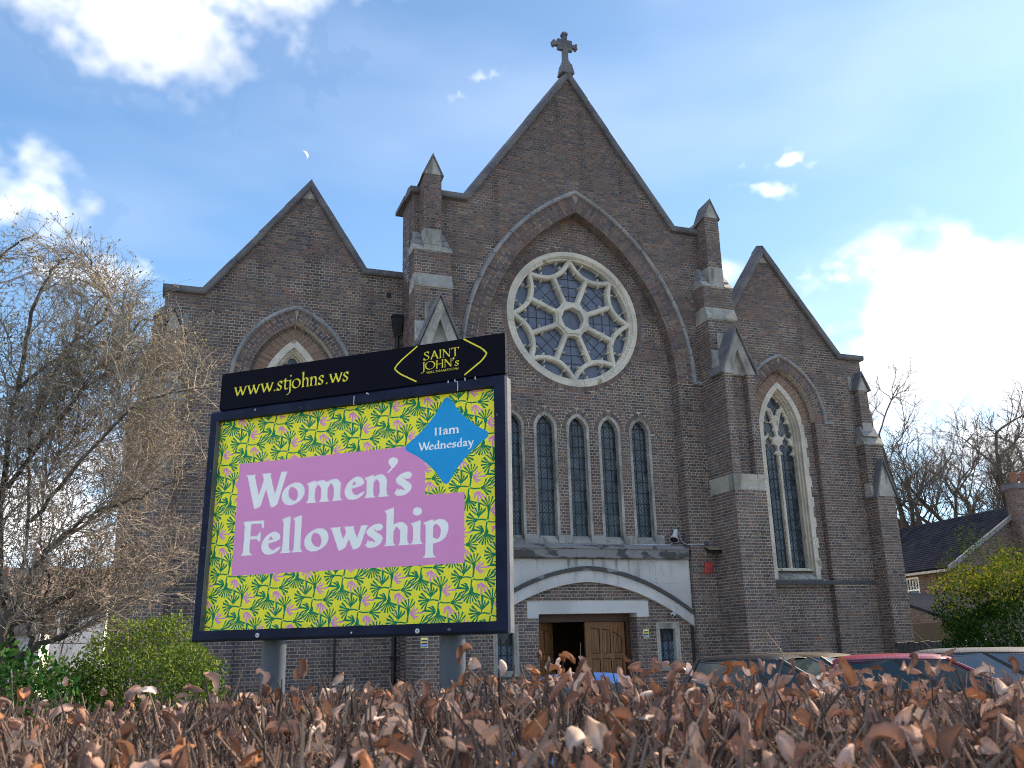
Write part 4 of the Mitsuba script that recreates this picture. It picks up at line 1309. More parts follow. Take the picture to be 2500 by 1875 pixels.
class Face:
    def __init__(self, a, b, th=28, serif=0.075, sh=0.035, xh=0.63):
        self.a, self.b, self.th = a, b, math.radians(th)
        c, s = math.cos(self.th), math.sin(self.th)
        M = np.array([[c, -s], [s, c]]) @ np.diag([a, b])
        self.M, self.I = M, np.linalg.inv(M)
        self.hw = math.sqrt((a * c) ** 2 + (b * s) ** 2)
        self.ht = math.sqrt((a * s) ** 2 + (b * c) ** 2)
        self.s, self.sh, self.x = serif, sh, xh

    def st(self, *pts, smooth=False, cap=1):
        p = smooth_path(pts) if smooth else np.array(pts, float)
        q = p @ self.I.T
        g = LineString(q).buffer(1.0, quad_segs=8, cap_style=cap)
        m = self.M
        return affinity.affine_transform(g, [m[0, 0], m[0, 1], m[1, 0], m[1, 1], 0, 0])

    def cv(self, *pts):
        return self.st(*pts, smooth=True)

    def stem(self, x, y0, y1):
        w = self.hw
        return Polygon([(x - w, y0), (x + w, y0), (x + w * 0.94, (y0 + y1) / 2), (x + w, y1), (x - w, y1), (x - w * 0.94, (y0 + y1) / 2)])

    def foot(self, x, y=0.0, l=1.0, r=1.0, up=1, w=None):
        w = self.hw if w is None else w
        s, h = self.s, self.sh * up
        return Polygon([(x - w - s * l, y), (x + w + s * r, y), (x + w + s * r, y + h * 0.75), (x + w + s * r * 0.35, y + h * 1.25), (x + w, y + h * 3.0), (x - w, y + h * 3.0), (x - w - s * l * 0.35, y + h * 1.25), (x - w - s * l, y + h * 0.75)])

    def flag(self, x, y):
        w, s = self.hw, self.s
        return Polygon([(x - w - s * 1.15, y - 0.085), (x - w - s * 0.9, y - 0.05), (x + w, y + 0.025), (x + w, y - 0.16), (x - w, y - 0.16), (x - w - s * 0.3, y - 0.10)])

    def dot(self, x, y, r):
        return Point(x, y).buffer(r, 12)

    def serif_top(self, x, y, w, k=1.0):
        h = self.sh
        return Polygon([(x - w - self.s * k, y), (x + w + self.s * k, y), (x + w + self.s * k, y - h * 0.75), (x + w * 0.9, y - h * 1.6), (x - w * 0.9, y - h * 1.6), (x - w - self.s * k, y - h * 0.75)])

    def glyph(self, ch):
        X, w, t, s = self.x, self.hw, self.ht, self.s
        U = unary_union
        lm = s + w + 0.012
        if ch == ' ':
            return Polygon(), 0.25
        if ch in 'nmh':
            y1 = 1.04 if ch == 'h' else X
            x = lm
            g = [self.stem(x, 0, y1 - 0.06), self.flag(x, y1), self.foot(x)]
            for k in range(2 if ch == 'm' else 1):
                x2 = x + 0.27 + w * 0.9
                g += [self.cv((x + w * 0.3, X - 0.22), (x + 0.10, X - t - 0.025), (x + 0.22 + w * 0.3, X - t + 0.005), (x2 - 0.005, X - 0.18), (x2, X - 0.30)), self.stem(x2, 0, X - 0.24), self.foot(x2, l=0.8)]
                x = x2
            return U(g), x + w + s + 0.01
        if ch in 'il':
            y1 = X if ch == 'i' else 1.04
            g = [self.stem(lm, 0, y1 - 0.06), self.flag(lm, y1), self.foot(lm)]
            if ch == 'i':
                g.append(self.dot(lm + 0.01, 0.90, w * 1.22))
            return U(g), 2 * lm - 0.01
        if ch == 'j':
            g = [self.stem(lm, -0.12, X - 0.06), self.flag(lm, X), self.dot(lm + 0.01, 0.90, w * 1.22), self.cv((lm, -0.08), (lm - 0.02, -0.24), (lm - 0.11, -0.33), (lm - 0.2, -0.36))]
            return U(g), 2 * lm - 0.06
        if ch in 'oO':
            H = X if ch == 'o' else 1.0
            rx = (0.285 if ch == 'o' else 0.43) - w * 0.55
            ry = H / 2 + 0.012 - t
            cx = rx + w + 0.035
            a = np.linspace(0, 2 * np.pi, 40)
            return self.st(*[(cx + rx * math.cos(k), H / 2 + ry * math.sin(k)) for k in a]), 2 * cx
        if ch == 'e':
            cx = 0.04 + w
            g = [self.cv((cx + 0.02, 0.33), (cx + 0.2, 0.375), (0.475, 0.405)), self.cv((0.475, 0.42), (0.43, X - t - 0.05), (0.31, X - t + 0.01), (cx + 0.06, X - 0.16), (cx, 0.29), (cx + 0.06, 0.11), (0.30, t - 0.01), (0.42, 0.06), (0.50, 0.135))]
            return U(g), 0.56
        if ch == 's':
            g = [self.cv((0.345, X - 0.13), (0.29, X - t), (0.20, X - t + 0.01), (0.10, X - 0.14), (0.15, X - 0.25), (0.27, X - 0.345), (0.335, 0.18), (0.28, 0.06), (0.18, t - 0.01), (0.07, 0.11)),
                 Polygon([(0.33, X + 0.01), (0.385, X + 0.01), (0.385, X - 0.19), (0.352, X - 0.19)]), Polygon([(0.03, -0.015), (0.085, -0.015), (0.068, 0.20), (0.03, 0.20)])]
            return U(g), 0.44
        if ch in 'wW':
            H = X if ch == 'w' else 1.0
            k = 0.235 if ch == 'w' else 0.30
            b = self.b
            x0 = s + 0.05
            pts = [x0, x0 + k * 0.92, x0 + k * 1.62, x0 + k * 2.54, x0 + k * 3.35]
            g = [self.st((pts[0] + 0.03, H - 0.03), (pts[1], 0.03)), self.st((pts[1] + 0.01, 0.03), (pts[2] + 0.04, H - 0.10)), self.st((pts[2], H - 0.03), (pts[3], 0.03)), self.st((pts[3] + 0.01, 0.03), (pts[4], H - 0.03))]
            g = U(g).intersection(box(-1, -0.03, 5, H))
            g = U([g, self.serif_top(pts[0] + 0.03, H, w), self.serif_top(pts[2] + 0.01, H, w, 0.9), self.serif_top(pts[4] + 0.005, H, b * 1.2, 1.1)])
            return g, pts[4] + s * 0.9
        if ch == 'y':
            x0 = s + 0.05
            g = [self.st((x0 + 0.03, X - 0.03), (x0 + 0.23, 0.02)), self.st((x0 + 0.45, X - 0.03), (x0 + 0.16, -0.30), (x0 + 0.09, -0.36), (x0, -0.35)).intersection(box(-1, -1, 3, X))]
            g += [self.serif_top(x0 + 0.03, X, w), self.serif_top(x0 + 0.45, X, self.b, 1.1), self.dot(x0 + 0.01, -0.33, w * 0.8)]
            return U(g).intersection(box(-1, -1, 3, X)), x0 + 0.46 + s
        if ch in 'pd':
            y = lm
            if ch == 'p':
                g = [self.stem(lm, -0.36, X - 0.06), self.flag(lm, X), self.foot(lm, -0.385, 1.05, 1.25),
                     self.cv((lm + w * 0.2, X - 0.19), (lm + 0.12, X - t - 0.01), (lm + 0.25, X - t), (lm + 0.36, X - 0.17), (lm + 0.365, 0.27), (lm + 0.28, 0.09), (lm + 0.13, t - 0.01), (lm, 0.10))]
                return U(g), lm + 0.40 + w
            xs = 0.43 + w * 0.2
            g = [self.stem(xs, 0.04, 0.98), self.flag(xs, 1.04), Polygon([(xs - w, 0), (xs + w + s * 1.1, 0.02), (xs + w + s * 1.1, 0.055), (xs + w, 0.10), (xs - w, 0.10)]),
                 self.cv((xs, X - 0.12), (0.31, X - t), (0.19, X - t - 0.03), (0.04 + w, 0.40), (0.035 + w, 0.24), (0.11 + w * 0.5, 0.08), (0.24, t - 0.01), (xs - 0.06, 0.09), (xs, 0.15))]
            return U(g), xs + w + s + 0.02
        if ch == 'a':
            xs = 0.345
            g = [self.cv((0.08, X - 0.15), (0.15, X - t - 0.01), (0.25, X - t), (xs - 0.01, X - 0.15), (xs, 0.30)), self.stem(xs, 0.10, 0.42), self.cv((xs, 0.12), (xs + 0.05, 0.05), (xs + 0.12, 0.07)),
                 self.cv((xs - 0.02, 0.37), (0.20, 0.325), (0.04 + w, 0.22), (0.055 + w, 0.09), (0.17, t - 0.005), (xs - 0.06, 0.10), (xs, 0.17)), self.dot(0.075, X - 0.155, w * 0.95)]
            return U(g), 0.485
        if ch == 't':
            x = 0.10 + w
            g = [self.stem(x, 0.12, X + 0.02), self.cv((x, 0.16), (x + 0.02, 0.07), (x + 0.10, t - 0.01), (x + 0.20, 0.075)), box(0.02, X - 0.075, x + 0.22, X - 0.005), Polygon([(0.02, X - 0.05), (x + w, X + 0.19), (x + w, X - 0.05)])]
            return U(g), x + 0.225
        if ch == '.':
            r = w * 1.75
            return Polygon([(0.08 + r, -0.04), (0.08 + r * 1.28, r * 0.72 - 0.04), (0.08 + 2 * r, r - 0.04), (0.08 + r * 1.28, r * 1.28 - 0.04), (0.08 + r, 2 * r - 0.04), (0.08 + r * 0.72, r * 1.28 - 0.04), (0.08, r - 0.04), (0.08 + r * 0.72, r * 0.72 - 0.04)]), 2 * r + 0.10
        if ch == "'":
            return U([self.dot(0.14, 0.97, w * 1.3), Polygon(smooth_path([(0.14 - w * 1.1, 1.03), (0.14 + w * 1.0, 1.07), (0.14 + w * 1.3, 0.93), (0.11, 0.74), (0.02, 0.66), (0.0, 0.69), (0.09, 0.80), (0.14 - w * 1.1, 0.93)])).buffer(0)]), 0.235
        if ch == '1':
            return U([self.stem(0.24, 0, 0.80), self.foot(0.24), Polygon([(0.24 - w - s * 1.5, 0.72), (0.24 + w, 0.87), (0.24 + w, 0.70), (0.24 - w, 0.70), (0.24 - w - s * 1.4, 0.685)])]), 0.45
        if ch in 'IJFTLHN':
            x = lm
            if ch == 'I':
                return U([self.stem(x, 0, 1), self.foot(x), self.foot(x, 1, up=-1)]), 2 * lm
            if ch == 'J':
                x = lm - 0.01
                return U([self.stem(x, -0.12, 1), self.foot(x, 1, up=-1), self.cv((x, -0.08), (x - 0.015, -0.22), (x - 0.08, -0.30), (x - 0.19, -0.335)), self.dot(x - 0.20, -0.33, w * 0.95)]), 2 * lm - 0.05
            if ch == 'F':
                g = [self.stem(x, 0, 1), self.foot(x, r=1.5), self.foot(x, 1, 1.0, 0, up=-1), box(x, 0.915, x + 0.44, 1.0), Polygon([(x + 0.38, 1.0), (x + 0.46, 1.0), (x + 0.465, 0.76), (x + 0.425, 0.76), (x + 0.38, 0.93)]), box(x, 0.465, x + 0.34, 0.55), Polygon([(x + 0.34, 0.38), (x + 0.385, 0.38), (x + 0.385, 0.66), (x + 0.35, 0.66), (x + 0.29, 0.55), (x + 0.28, 0.465)])]
                return U(g), x + 0.42
            if ch == 'T':
                x = 0.33
                e = 0.055
                return U([self.stem(x, 0, 1), self.foot(x), box(0.035, 0.945, 0.625, 1.0), Polygon([(0.02, 0.79), (0.06, 0.79), (0.10, 0.95), (0.05, 1.03), (0.03, 1.03)]), Polygon([(0.64, 0.79), (0.60, 0.79), (0.56, 0.95), (0.615, 1.05), (0.645, 1.05)])]), 0.66
            if ch == 'L':
                return U([self.stem(x, 0, 1), self.foot(x, 1, up=-1), self.foot(x, 0, 1, 0), box(x, 0, x + 0.42, 0.06), Polygon([(x + 0.42, 0), (x + 0.47, 0.24), (x + 0.43, 0.24), (x + 0.36, 0.06), (x + 0.30, 0)])]), x + 0.48
            if ch == 'H':
                x2 = x + 0.50
                return U([self.stem(q, 0, 1) for q in (x, x2)] + [self.foot(q) for q in (x, x2)] + [self.foot(q, 1, up=-1) for q in (x, x2)] + [box(x, 0.48, x2, 0.54)]), x2 + lm
            x2 = x + 0.52
            b = self.b * 1.2
            return U([box(x - b, 0, x + b, 0.95), self.foot(x, w=b), box(x2 - b, 0, x2 + b, 1), self.foot(x2, 1, w=b, up=-1), self.st((x + 0.02, 0.94), (x2 - 0.01, 0.06)), Polygon([(x - b - s, 1.0), (x + w * 2, 1.0), (x + w * 1.5, 0.9), (x - b - s, 0.965)])]), x2 + lm
        if ch == 'A':
            g = U([self.st((0.11, 0.03), (0.365, 0.97)), self.st((0.36, 0.98), (0.64, 0.03)), box(0.2, 0.33, 0.54, 0.385)]).intersection(box(-1, 0, 3, 1.06))
            return U([g, self.foot(0.11, w=self.b), self.foot(0.64)]), 0.75
        if ch == 'M':
            b = self.b * 1.2
            g = [self.st((0.12, 0.03), (0.17, 0.95)), self.st((0.18, 0.95), (0.44, 0.05)), self.st((0.44, 0.05), (0.72, 0.95)), self.stem(0.78, 0, 1), self.foot(0.78), self.foot(0.12, w=b), self.foot(0.76, 1, 0.3, 1, up=-1), self.foot(0.16, 1, 1, 0, up=-1, w=b)]
            return U(g).intersection(box(-1, 0, 3, 1)), 0.93
        if ch == 'S':
            g = [self.cv((0.46, 0.80), (0.40, 0.93), (0.29, 1.0 - t + 0.005), (0.14, 0.85), (0.15, 0.68), (0.33, 0.51), (0.47, 0.33), (0.43, 0.12), (0.28, t - 0.01), (0.14, 0.06), (0.075, 0.22)), Polygon([(0.44, 1.01), (0.485, 1.01), (0.495, 0.73), (0.46, 0.73)]), Polygon([(0.04, -0.01), (0.09, -0.01), (0.085, 0.28), (0.045, 0.28)])]
            return U(g), 0.57
        raise KeyError(ch)

    def line(self, text, track=0.0, kern=None):
        x, out = 0.0, []
        for i, ch in enumerate(text):
            g, adv = self.glyph(ch)
            x += (kern or {}).get(text[i - 1:i + 1], 0.0) if i else 0.0
            if not g.is_empty:
                out.append(affinity.translate(g, x, 0))
            x += adv + track
        return unary_union(out)


def fit(g, a0, a1, base, cap):
    """scale the line so that it runs from a0 to a1 on the baseline, capitals cap tall"""
    x0, _, x1, _ = g.bounds
    return affinity.affine_transform(g, [(a1 - a0) / (x1 - x0), 0, 0, cap, a0 - x0 * (a1 - a0) / (x1 - x0), base])


BOLD, REG, MED = Face(0.105, 0.036, 28, 0.050, 0.038), Face(0.056, 0.017, 28, 0.055, 0.020), Face(0.082, 0.026, 28, 0.05, 0.03)
KERN = {'Wo': -0.12, 'We': -0.12, "n'": -0.06, "'s": -0.03, 'Fe': -0.05, 'ay': -0.03, '.w': -0.04, 'w.': -0.06}
t_wom = fit(BOLD.line("Women's", 0.012, KERN), 0.283, 1.369, 0.742, 0.196)
t_fel = fit(BOLD.line("Fellowship", 0.012, KERN), 0.284, 1.587, 0.4712, 0.194)
t_11 = fit(MED.line("11am", 0.012, {'11': -0.06}), 1.4975, 1.647, 1.0545, 0.052)
t_wed = fit(MED.line("Wednesday", 0.012, KERN), 1.402, 1.734, 0.977, 0.046)
t_www = fit(REG.line("www.stjohns.ws", 0.012, KERN), 0.1745, 0.967, 1.4245, 0.090)
t_sai = fit(REG.line("SAINT", 0.0, {}), 1.444, 1.662, 1.4835, 0.0495)
t_joh = fit(REG.line("JOHN's", -0.01, {"N'": -0.03}), 1.431, 1.662, 1.4262, 0.0475)
t_wal = fit(Face(0.062, 0.022, 28, 0.05, 0.03).line("WALTHAMSTOW", 0.10, {'WA': -0.1}), 1.464, 1.661, 1.4035, 0.0125)
PD = -0.040                     # the poster stands this far behind the face of the frame
PR = box(OA0 + 0.002, OB0 - 0.01, OA1 - 0.001, OB1 + 0.01)
panel = Polygon([(0.229, 0.361), (1.678, 0.359), (1.678, 0.7295), (1.4475, 0.7315), (1.4475, 1.010), (0.229, 1.012)])
# blue four-pointed star with rounded points and hollow sides
sc_ = np.array([1.5725, 1.0225])
star_pts = [(1.5743, 1.290), (1.845, 1.030), (1.5722, 0.756), (1.295, 0.999)]
ring_ = []
for i in range(4):
    p, q = np.array(star_pts[i]), np.array(star_pts[(i + 1) % 4])
    m_ = (p + q) / 2 + (sc_ - (p + q) / 2) * 0.34
    ring_ += [tuple(x) for x in bez(p, m_, q, 16)[:-1]]
star = Polygon(ring_).buffer(-0.024, quad_segs=16).buffer(0.024, quad_segs=16)

# ---- the printed pattern: brush-cut flowers on a lattice
rngp = np.random.default_rng(3)


def wedge(p, ang, L, w0, w1, cut=0.2):
    """a cut-paper petal: narrow at its root, wide and slanted at its tip"""
    a = math.radians(ang)
    d, n = np.array([math.cos(a), math.sin(a)]), np.array([-math.sin(a), math.cos(a)])
    p = np.array(p, float)
    return Polygon([p - n * w0, p + d * L * 0.6 - n * w1 * 0.85, p + d * L * (1 - cut * 0.5) - n * w1, p + d * L * (1 + cut * 0.3) + n * w1, p + d * L * 0.55 + n * w1 * 0.6, p + n * w0])


def fan(c, a0, a1, n, r0, L, w0=0.0018, w1=0.0056, jit=0.12, rng=rngp):
    out = []
    for i in range(n):
        a = a0 + (a1 - a0) * (i + 0.5) / n
        d = np.array([math.cos(math.radians(a)), math.sin(math.radians(a))])
        out.append(wedge(np.array(c) + d * r0, a, L * rng.uniform(1 - jit, 1 + jit * 0.5), w0, w1 * rng.uniform(0.7, 1.15), rng.uniform(-0.3, 0.35)))
    return out


def brush(pts, w):
    p = np.array(pts, float)
    return LineString(p).buffer(w, cap_style=2, join_style=1)


g_, k_ = [], []
# stem, crossing branches, cup
g_ += [brush([(0.003, 0.006), (0.008, 0.035), (0.0099, 0.066)], 0.0046), brush([(-0.002, -0.004), (-0.006, -0.026), (-0.0075, -0.052)], 0.0040)]
g_ += [brush([(0.003, -0.002), (0.026, -0.008), (0.062, -0.0085)], 0.0036), brush([(-0.003, 0.004), (-0.03, 0.010), (-0.055, 0.0095)], 0.0038)]
for c, a0, a1, n, L in (((0.0099, 0.070), 35, 165, 6, 0.048), ((-0.0083, -0.064), 205, 345, 8, 0.046), ((-0.064, 0.0085), 125, 262, 6, 0.042), ((0.0745, -0.0080), -62, 75, 6, 0.044)):
    g_ += [Point(c).buffer(0.0098, 6)] + fan(c, a0, a1, n, 0.0070, L * 1.14, 0.0019, 0.0060)
g_ += [Polygon([(-0.0035, -0.030), (0.006, -0.052), (0.0045, -0.066), (-0.018, -0.066), (-0.012, -0.05)]), Polygon([(0.0045, 0.040), (0.0, 0.066), (0.022, 0.072), (0.0135, 0.045)])]
bud = (0.0525, -0.157)
for ang, L, w in ((140, 0.052, 0.0034), (112, 0.050, 0.0040), (88, 0.066, 0.0056), (66, 0.044, 0.0042), (44, 0.052, 0.0050)):
    g_.append(wedge(bud, ang, L * 1.1, 0.003, w * 1.3, 0.3))
g_.append(wedge((0.050, -0.168), 82, 0.02, 0.002, 0.005))
lf = (-0.0200, -0.052)
for ang, L, w in ((122, 0.036, 0.0055), (146, 0.046, 0.0048), (172, 0.068, 0.0058), (202, 0.060, 0.0040), (222, 0.060, 0.0036)):
    g_.append(wedge(lf, ang, L * 1.08, 0.0034, w * 1.25, 0.4))
for ang, L, w in ((-152, 0.030, 0.0040), (-128, 0.040, 0.0045), (-92, 0.070, 0.0046), (-66, 0.052, 0.0042), (-42, 0.058, 0.0042)):
    k_.append(wedge((0.0517, -0.0245), ang, L, 0.0034, w * 1.25, 0.25))
for ang, L, w in ((52, 0.042, 0.0036), (28, 0.052, 0.0042), (2, 0.078, 0.0040), (-26, 0.050, 0.0040), (-46, 0.042, 0.0046)):
    k_.append(wedge((0.0205, 0.0530), ang, L, 0.0034, w * 1.25, 0.25))
for p, ang, L, w in (((0.040, -0.145), 118, 0.034, 0.0022), ((0.047, -0.142), 98, 0.03, 0.0026), ((-0.03, -0.066), 200, 0.035, 0.0026), ((-0.028, -0.072), 230, 0.045, 0.0030)):
    k_.append(wedge(p, ang, L, 0.001, w, 0.2))
unit_g = unary_union([x.buffer(0) for x in g_])
unit_k = unary_union([x.buffer(0) for x in k_]).difference(unit_g.buffer(0.0012))
free = PR.difference(panel).difference(star)
la, lb, j0 = np.array([0.2868, -0.0755]), np.array([0.1862, 0.1075]), np.array([0.9620, 0.3205])
gs, ks = [], []
for i in range(-9, 12):
    for j in range(-16, 18):
        o = j0 + la * i + lb * j
        if -0.15 < o[0] < 2.05 and -0.2 < o[1] < 1.55:
            gs.append(affinity.translate(unit_g, *o))
            ks.append(affinity.translate(unit_k, *o))
green, pink = unary_union(gs).intersection(free), unary_union(ks).intersection(free)
pink = pink.difference(green)
words = unary_union([t_wom, t_fel])
words2 = unary_union([t_11, t_wed])
pk = B + '__poster'
put(pk, sbox(OA0 - 0.02, OA1 + 0.0, OB0 - 0.02, OB1 + 0.02, PD - 0.006, PD - 0.004), M_WHITE)
for nm, poly, m_ in (('yellow_ground', free.difference(green).difference(pink), M_YELLOW), ('green_flowers', green, M_GREEN), ('pink_flowers', pink, M_PINKF), ('pink_panel', panel.difference(star).difference(words), M_PINK),
                     ('title_lettering', words.difference(star), M_WHITE), ('blue_star', star.difference(words2), M_BLUE), ('star_lettering', words2, M_WHITE)):
    sheet(poly, PD, SO, SW, SU, SN).put(pk + '__' + nm, m_)
lab(pk + '__green_flowers', kind='stuff')
lab(pk + '__pink_flowers', kind='stuff')
lab(pk + '__title_lettering', "white lettering reading Women's Fellowship")
lab(pk + '__star_lettering', 'white lettering reading 11am Wednesday')
framed(t_www, -0.004, -0.003, SO, SW, SU, SN).put(B + '__web_address_lettering', M_GOLD)
framed(unary_union([t_sai, t_joh, t_wal]), -0.004, -0.003, SO, SW, SU, SN).put(B + '__logo_lettering', M_GOLD)
lab(B + '__web_address_lettering', 'yellow lettering reading www.stjohns.ws')
lab(B + '__logo_lettering', "yellow lettering reading SAINT JOHN's WALTHAMSTOW")
lo_ = LineString([(1.4061, 1.5745), (1.277, 1.482), (1.2655, 1.459), (1.281, 1.434), (1.4033, 1.3650)])
hi_ = LineString([(1.6894, 1.5758), (1.815, 1.4955), (1.826, 1.474), (1.815, 1.447), (1.6945, 1.3665)])
for l in (lo_, hi_):
    c = np.array(l.coords)
    rnd = np.vstack([c[:1], bez(c[0] * 0.22 + c[1] * 0.78, c[1] * 0.72 + c[2] * 0.28, c[2], 10), bez(c[2], c[3] * 0.72 + c[2] * 0.28, c[4] * 0.22 + c[3] * 0.78, 10), c[-1:]])
    framed(LineString(rnd).buffer(0.0042, cap_style=2), -0.004, -0.003, SO, SW, SU, SN).put(B + '__logo_line', M_GOLD)
# bird droppings and chips on the top rail
m = MB()
rr = np.random.default_rng(2)
for a, b, h in ((1.012, 1.322, 0.045), (1.10, 1.335, 0.008), (1.655, 1.332, 0.05), (1.70, 1.345, 0.01), (1.64, 1.343, 0.008), (1.60, 1.342, 0.008), (1.76, 1.343, 0.01), (0.34, 1.325, 0.006)):
    pts = [(a + rr.normal(0, 0.003), b), (a + rr.normal(0, 0.002), b - h * 0.5), (a + rr.normal(0, 0.002), b - h)]
    g = LineString(pts).buffer(0.0022).union(Point(pts[-1]).buffer(0.0034)).union(Point(pts[0]).buffer(0.004))
    framed(g, 0.0, 0.0008, SO, SW, SU, SN, m)
m.put(B + '__droppings', M_WHITEP)

# ================================================================== fixtures on the walls
fl = 'horn_speaker'
lab(fl, 'white horn loudspeaker pointing down on the ledge right of the lancet windows', 'loudspeaker')
ax = np.array([2.66, -TV - 0.12 + 0.0, 4.43])
tip = np.array([2.52, -TV - 0.24, 4.17])
d_ = (tip - ax) / np.linalg.norm(tip - ax)
L_ = np.linalg.norm(tip - ax)
tube([ax - d_ * 0.03, ax, ax + d_ * 0.05, ax + d_ * 0.10, ax + d_ * 0.20, tip - d_ * 0.02, tip], [0.03, 0.058, 0.06, 0.055, 0.075, 0.115, 0.13], 20).put(fl, M_WHITEP, smooth=40)
tube([tip - d_ * 0.004, tip + d_ * 0.004], [0.115, 0.10], 20).put(fl + '__mouth', M_IRON)
tube([ax, ax + np.array([0.05, 0.10, 0.03]), np.array([2.74, -TV + 0.0, 4.38])], 0.012, 8).put(fl + '__bracket', M_WHITEP, smooth=40)
ck_ = 'white_cable'
lab(ck_, 'thin white cable running along the stone ledge and across the brick pier', 'cable')
cp = [(-2.6, 0.365 - 0.0, 4.066), (-1.0, 0.365, 4.064), (1.2, 0.365, 4.062), (2.35, 0.345, 4.064), (2.52, 0.345, 4.075), (2.60, 0.33, 4.14), (2.70, 0.345, 4.30)]
tube(smooth_path(cp, 6), 0.013, 6).put(ck_, M_WHITEP, smooth=60)
cp = [(2.72, 0.34, 4.36), (2.83, 0.345, 4.34), (2.86, 0.33, 4.20), (2.88, 0.2, 4.09), (2.945, -0.012, 4.03), (3.1, -0.014, 4.05), (3.34, -0.014, 4.05)]
tube(smooth_path(cp, 6), 0.011, 6).put(ck_ + '__loop', M_WHITEP, smooth=60)
k = 'floodlight'
lab(k, 'black floodlight on a bracket on the brick pier above the red box', 'floodlight')
put(k, hull([[x, y, z] for x, y, z in ((3.30, -0.06, 3.98), (3.62, -0.06, 3.98), (3.34, -0.10, 3.90), (3.66, -0.10, 3.90), (3.28, -0.34, 3.86), (3.66, -0.34, 3.86), (3.28, -0.32, 3.80), (3.66, -0.32, 3.80), (3.36, -0.08, 3.82), (3.60, -0.08, 3.82))]), M_IRON)
put(k + '__visor', hull([[x, y, z] for x, y, z in ((3.28, -0.05, 4.01), (3.66, -0.05, 4.01), (3.26, -0.37, 3.885), (3.69, -0.37, 3.885), (3.26, -0.37, 3.875), (3.69, -0.37, 3.875), (3.28, -0.05, 4.0), (3.66, -0.05, 4.0))]), mat('brass_grey', two(pr((0.20, 0.18, 0.11), 0.5))))
put(k + '__junction_box', bevelbox(3.33, 3.43, -0.06, 0.0, 4.02, 4.12, 0.008), M_POST)
tube([[3.38, -0.05, 4.05], [3.40, -0.10, 3.98]], 0.014, 8).put(k + '__bracket', M_IRON)
tube(smooth_path([(3.30, -0.1, 3.86), (3.27, -0.12, 3.78), (3.31, -0.1, 3.76), (3.33, -0.02, 3.80)], 5), 0.006, 5).put(k + '__lead', M_WHITEP)
k = 'alarm_box'
lab(k, 'red alarm box fixed to the brick pier right of the entrance', 'alarm box')
put(k, hull([[x, y, z] for y, e in ((-0.006, 0.0), (-0.075, 0.006), (-0.095, 0.03)) for x, z in ((3.25 + e, 3.30 + e * 0.8), (3.50 - e, 3.30 + e * 0.8), (3.27 + e, 3.60 - e), (3.52 - e, 3.60 - e))]), M_REDBOX)
put(k + '__back_plate', bevelbox(3.262, 3.508, -0.008, 0.0, 3.31, 3.59, 0.002), M_WHITEP)
k = 'security_camera'
lab(k, 'small white security camera under the stone arch above the right porch window', 'camera')
O_ = np.array([2.36, 0.10, 2.31])
A_ = np.array([-0.75, -0.55, -0.36])
A_ /= np.linalg.norm(A_)
tube([O_ - A_ * 0.10, O_ + A_ * 0.12, O_ + A_ * 0.125], [0.042, 0.042, 0.035], 14).put(k, M_WHITEP, smooth=40)
tube([O_ + A_ * 0.12, O_ + A_ * 0.13], 0.03, 12).put(k + '__lens', M_IRON)
put(k + '__hood', hull([O_ + A_ * t + np.array([0.02, -0.03, 0]) * sx + np.array([0, 0, z]) for t in (-0.10, 0.155) for sx in (-1.3, 1.3) for z in (0.042, 0.052)]), M_WHITEP)
tube([O_, np.array([2.42, 0.16, 2.26]), np.array([2.42, 0.202, 2.20])], 0.014, 8).put(k + '__bracket', M_IRON)
for (a, z0, y, lb_) in ((1.50, 1.73, 0.196, 'small blue and yellow notice plate between the door and the right porch window'), (-4.585, 1.64, -1.154, 'small blue and yellow notice plate on the left buttress under the poster board')):
    k = reserve('notice_plate')
    lab(k, lb_, 'sign')
    w, h = 0.15, 0.21
    put(k, boxm(a, a + w, y - 0.010, y, z0, z0 + h), M_PALEY)
    put(k + '__blue_field', boxm(a + 0.012, a + w - 0.012, y - 0.0125, y - 0.0105, z0 + 0.012, z0 + h * 0.80), mat('plate_blue%d' % len(scene), two(pr((0.02, 0.035, 0.13), 0.5))))
    put(k + '__yellow_band', boxm(a + 0.012, a + w - 0.012, y - 0.0148, y - 0.0130, z0 + h * 0.52, z0 + h * 0.64), M_GOLD)
    put(k + '__pale_band', boxm(a + 0.02, a + w - 0.02, y - 0.0148, y - 0.0130, z0 + h * 0.14, z0 + h * 0.36), mat('plate_pale%d' % len(scene), two(pr((0.25, 0.38, 0.62), 0.5))))

# ================================================================== cars
M_TYRE = mat('tyre', two(pr((0.02, 0.02, 0.02), 0.9)))
M_CGLASS = mat('car_glass', two(pr((0.012, 0.022, 0.026), 0.03, specular=0.7)))
M_CGLASS2 = mat('car_glass_light', two(pr((0.10, 0.12, 0.15), 0.05, specular=0.9)))
M_TRIM = mat('car_trim', two(pr((0.015, 0.015, 0.017), 0.6)))
M_LAMP = mat('headlamp', two(pr((0.55, 0.57, 0.6), 0.1, specular=0.8)))
M_TAIL = mat('tail_lamp', two(pr((0.30, 0.012, 0.012), 0.2, specular=0.7)))


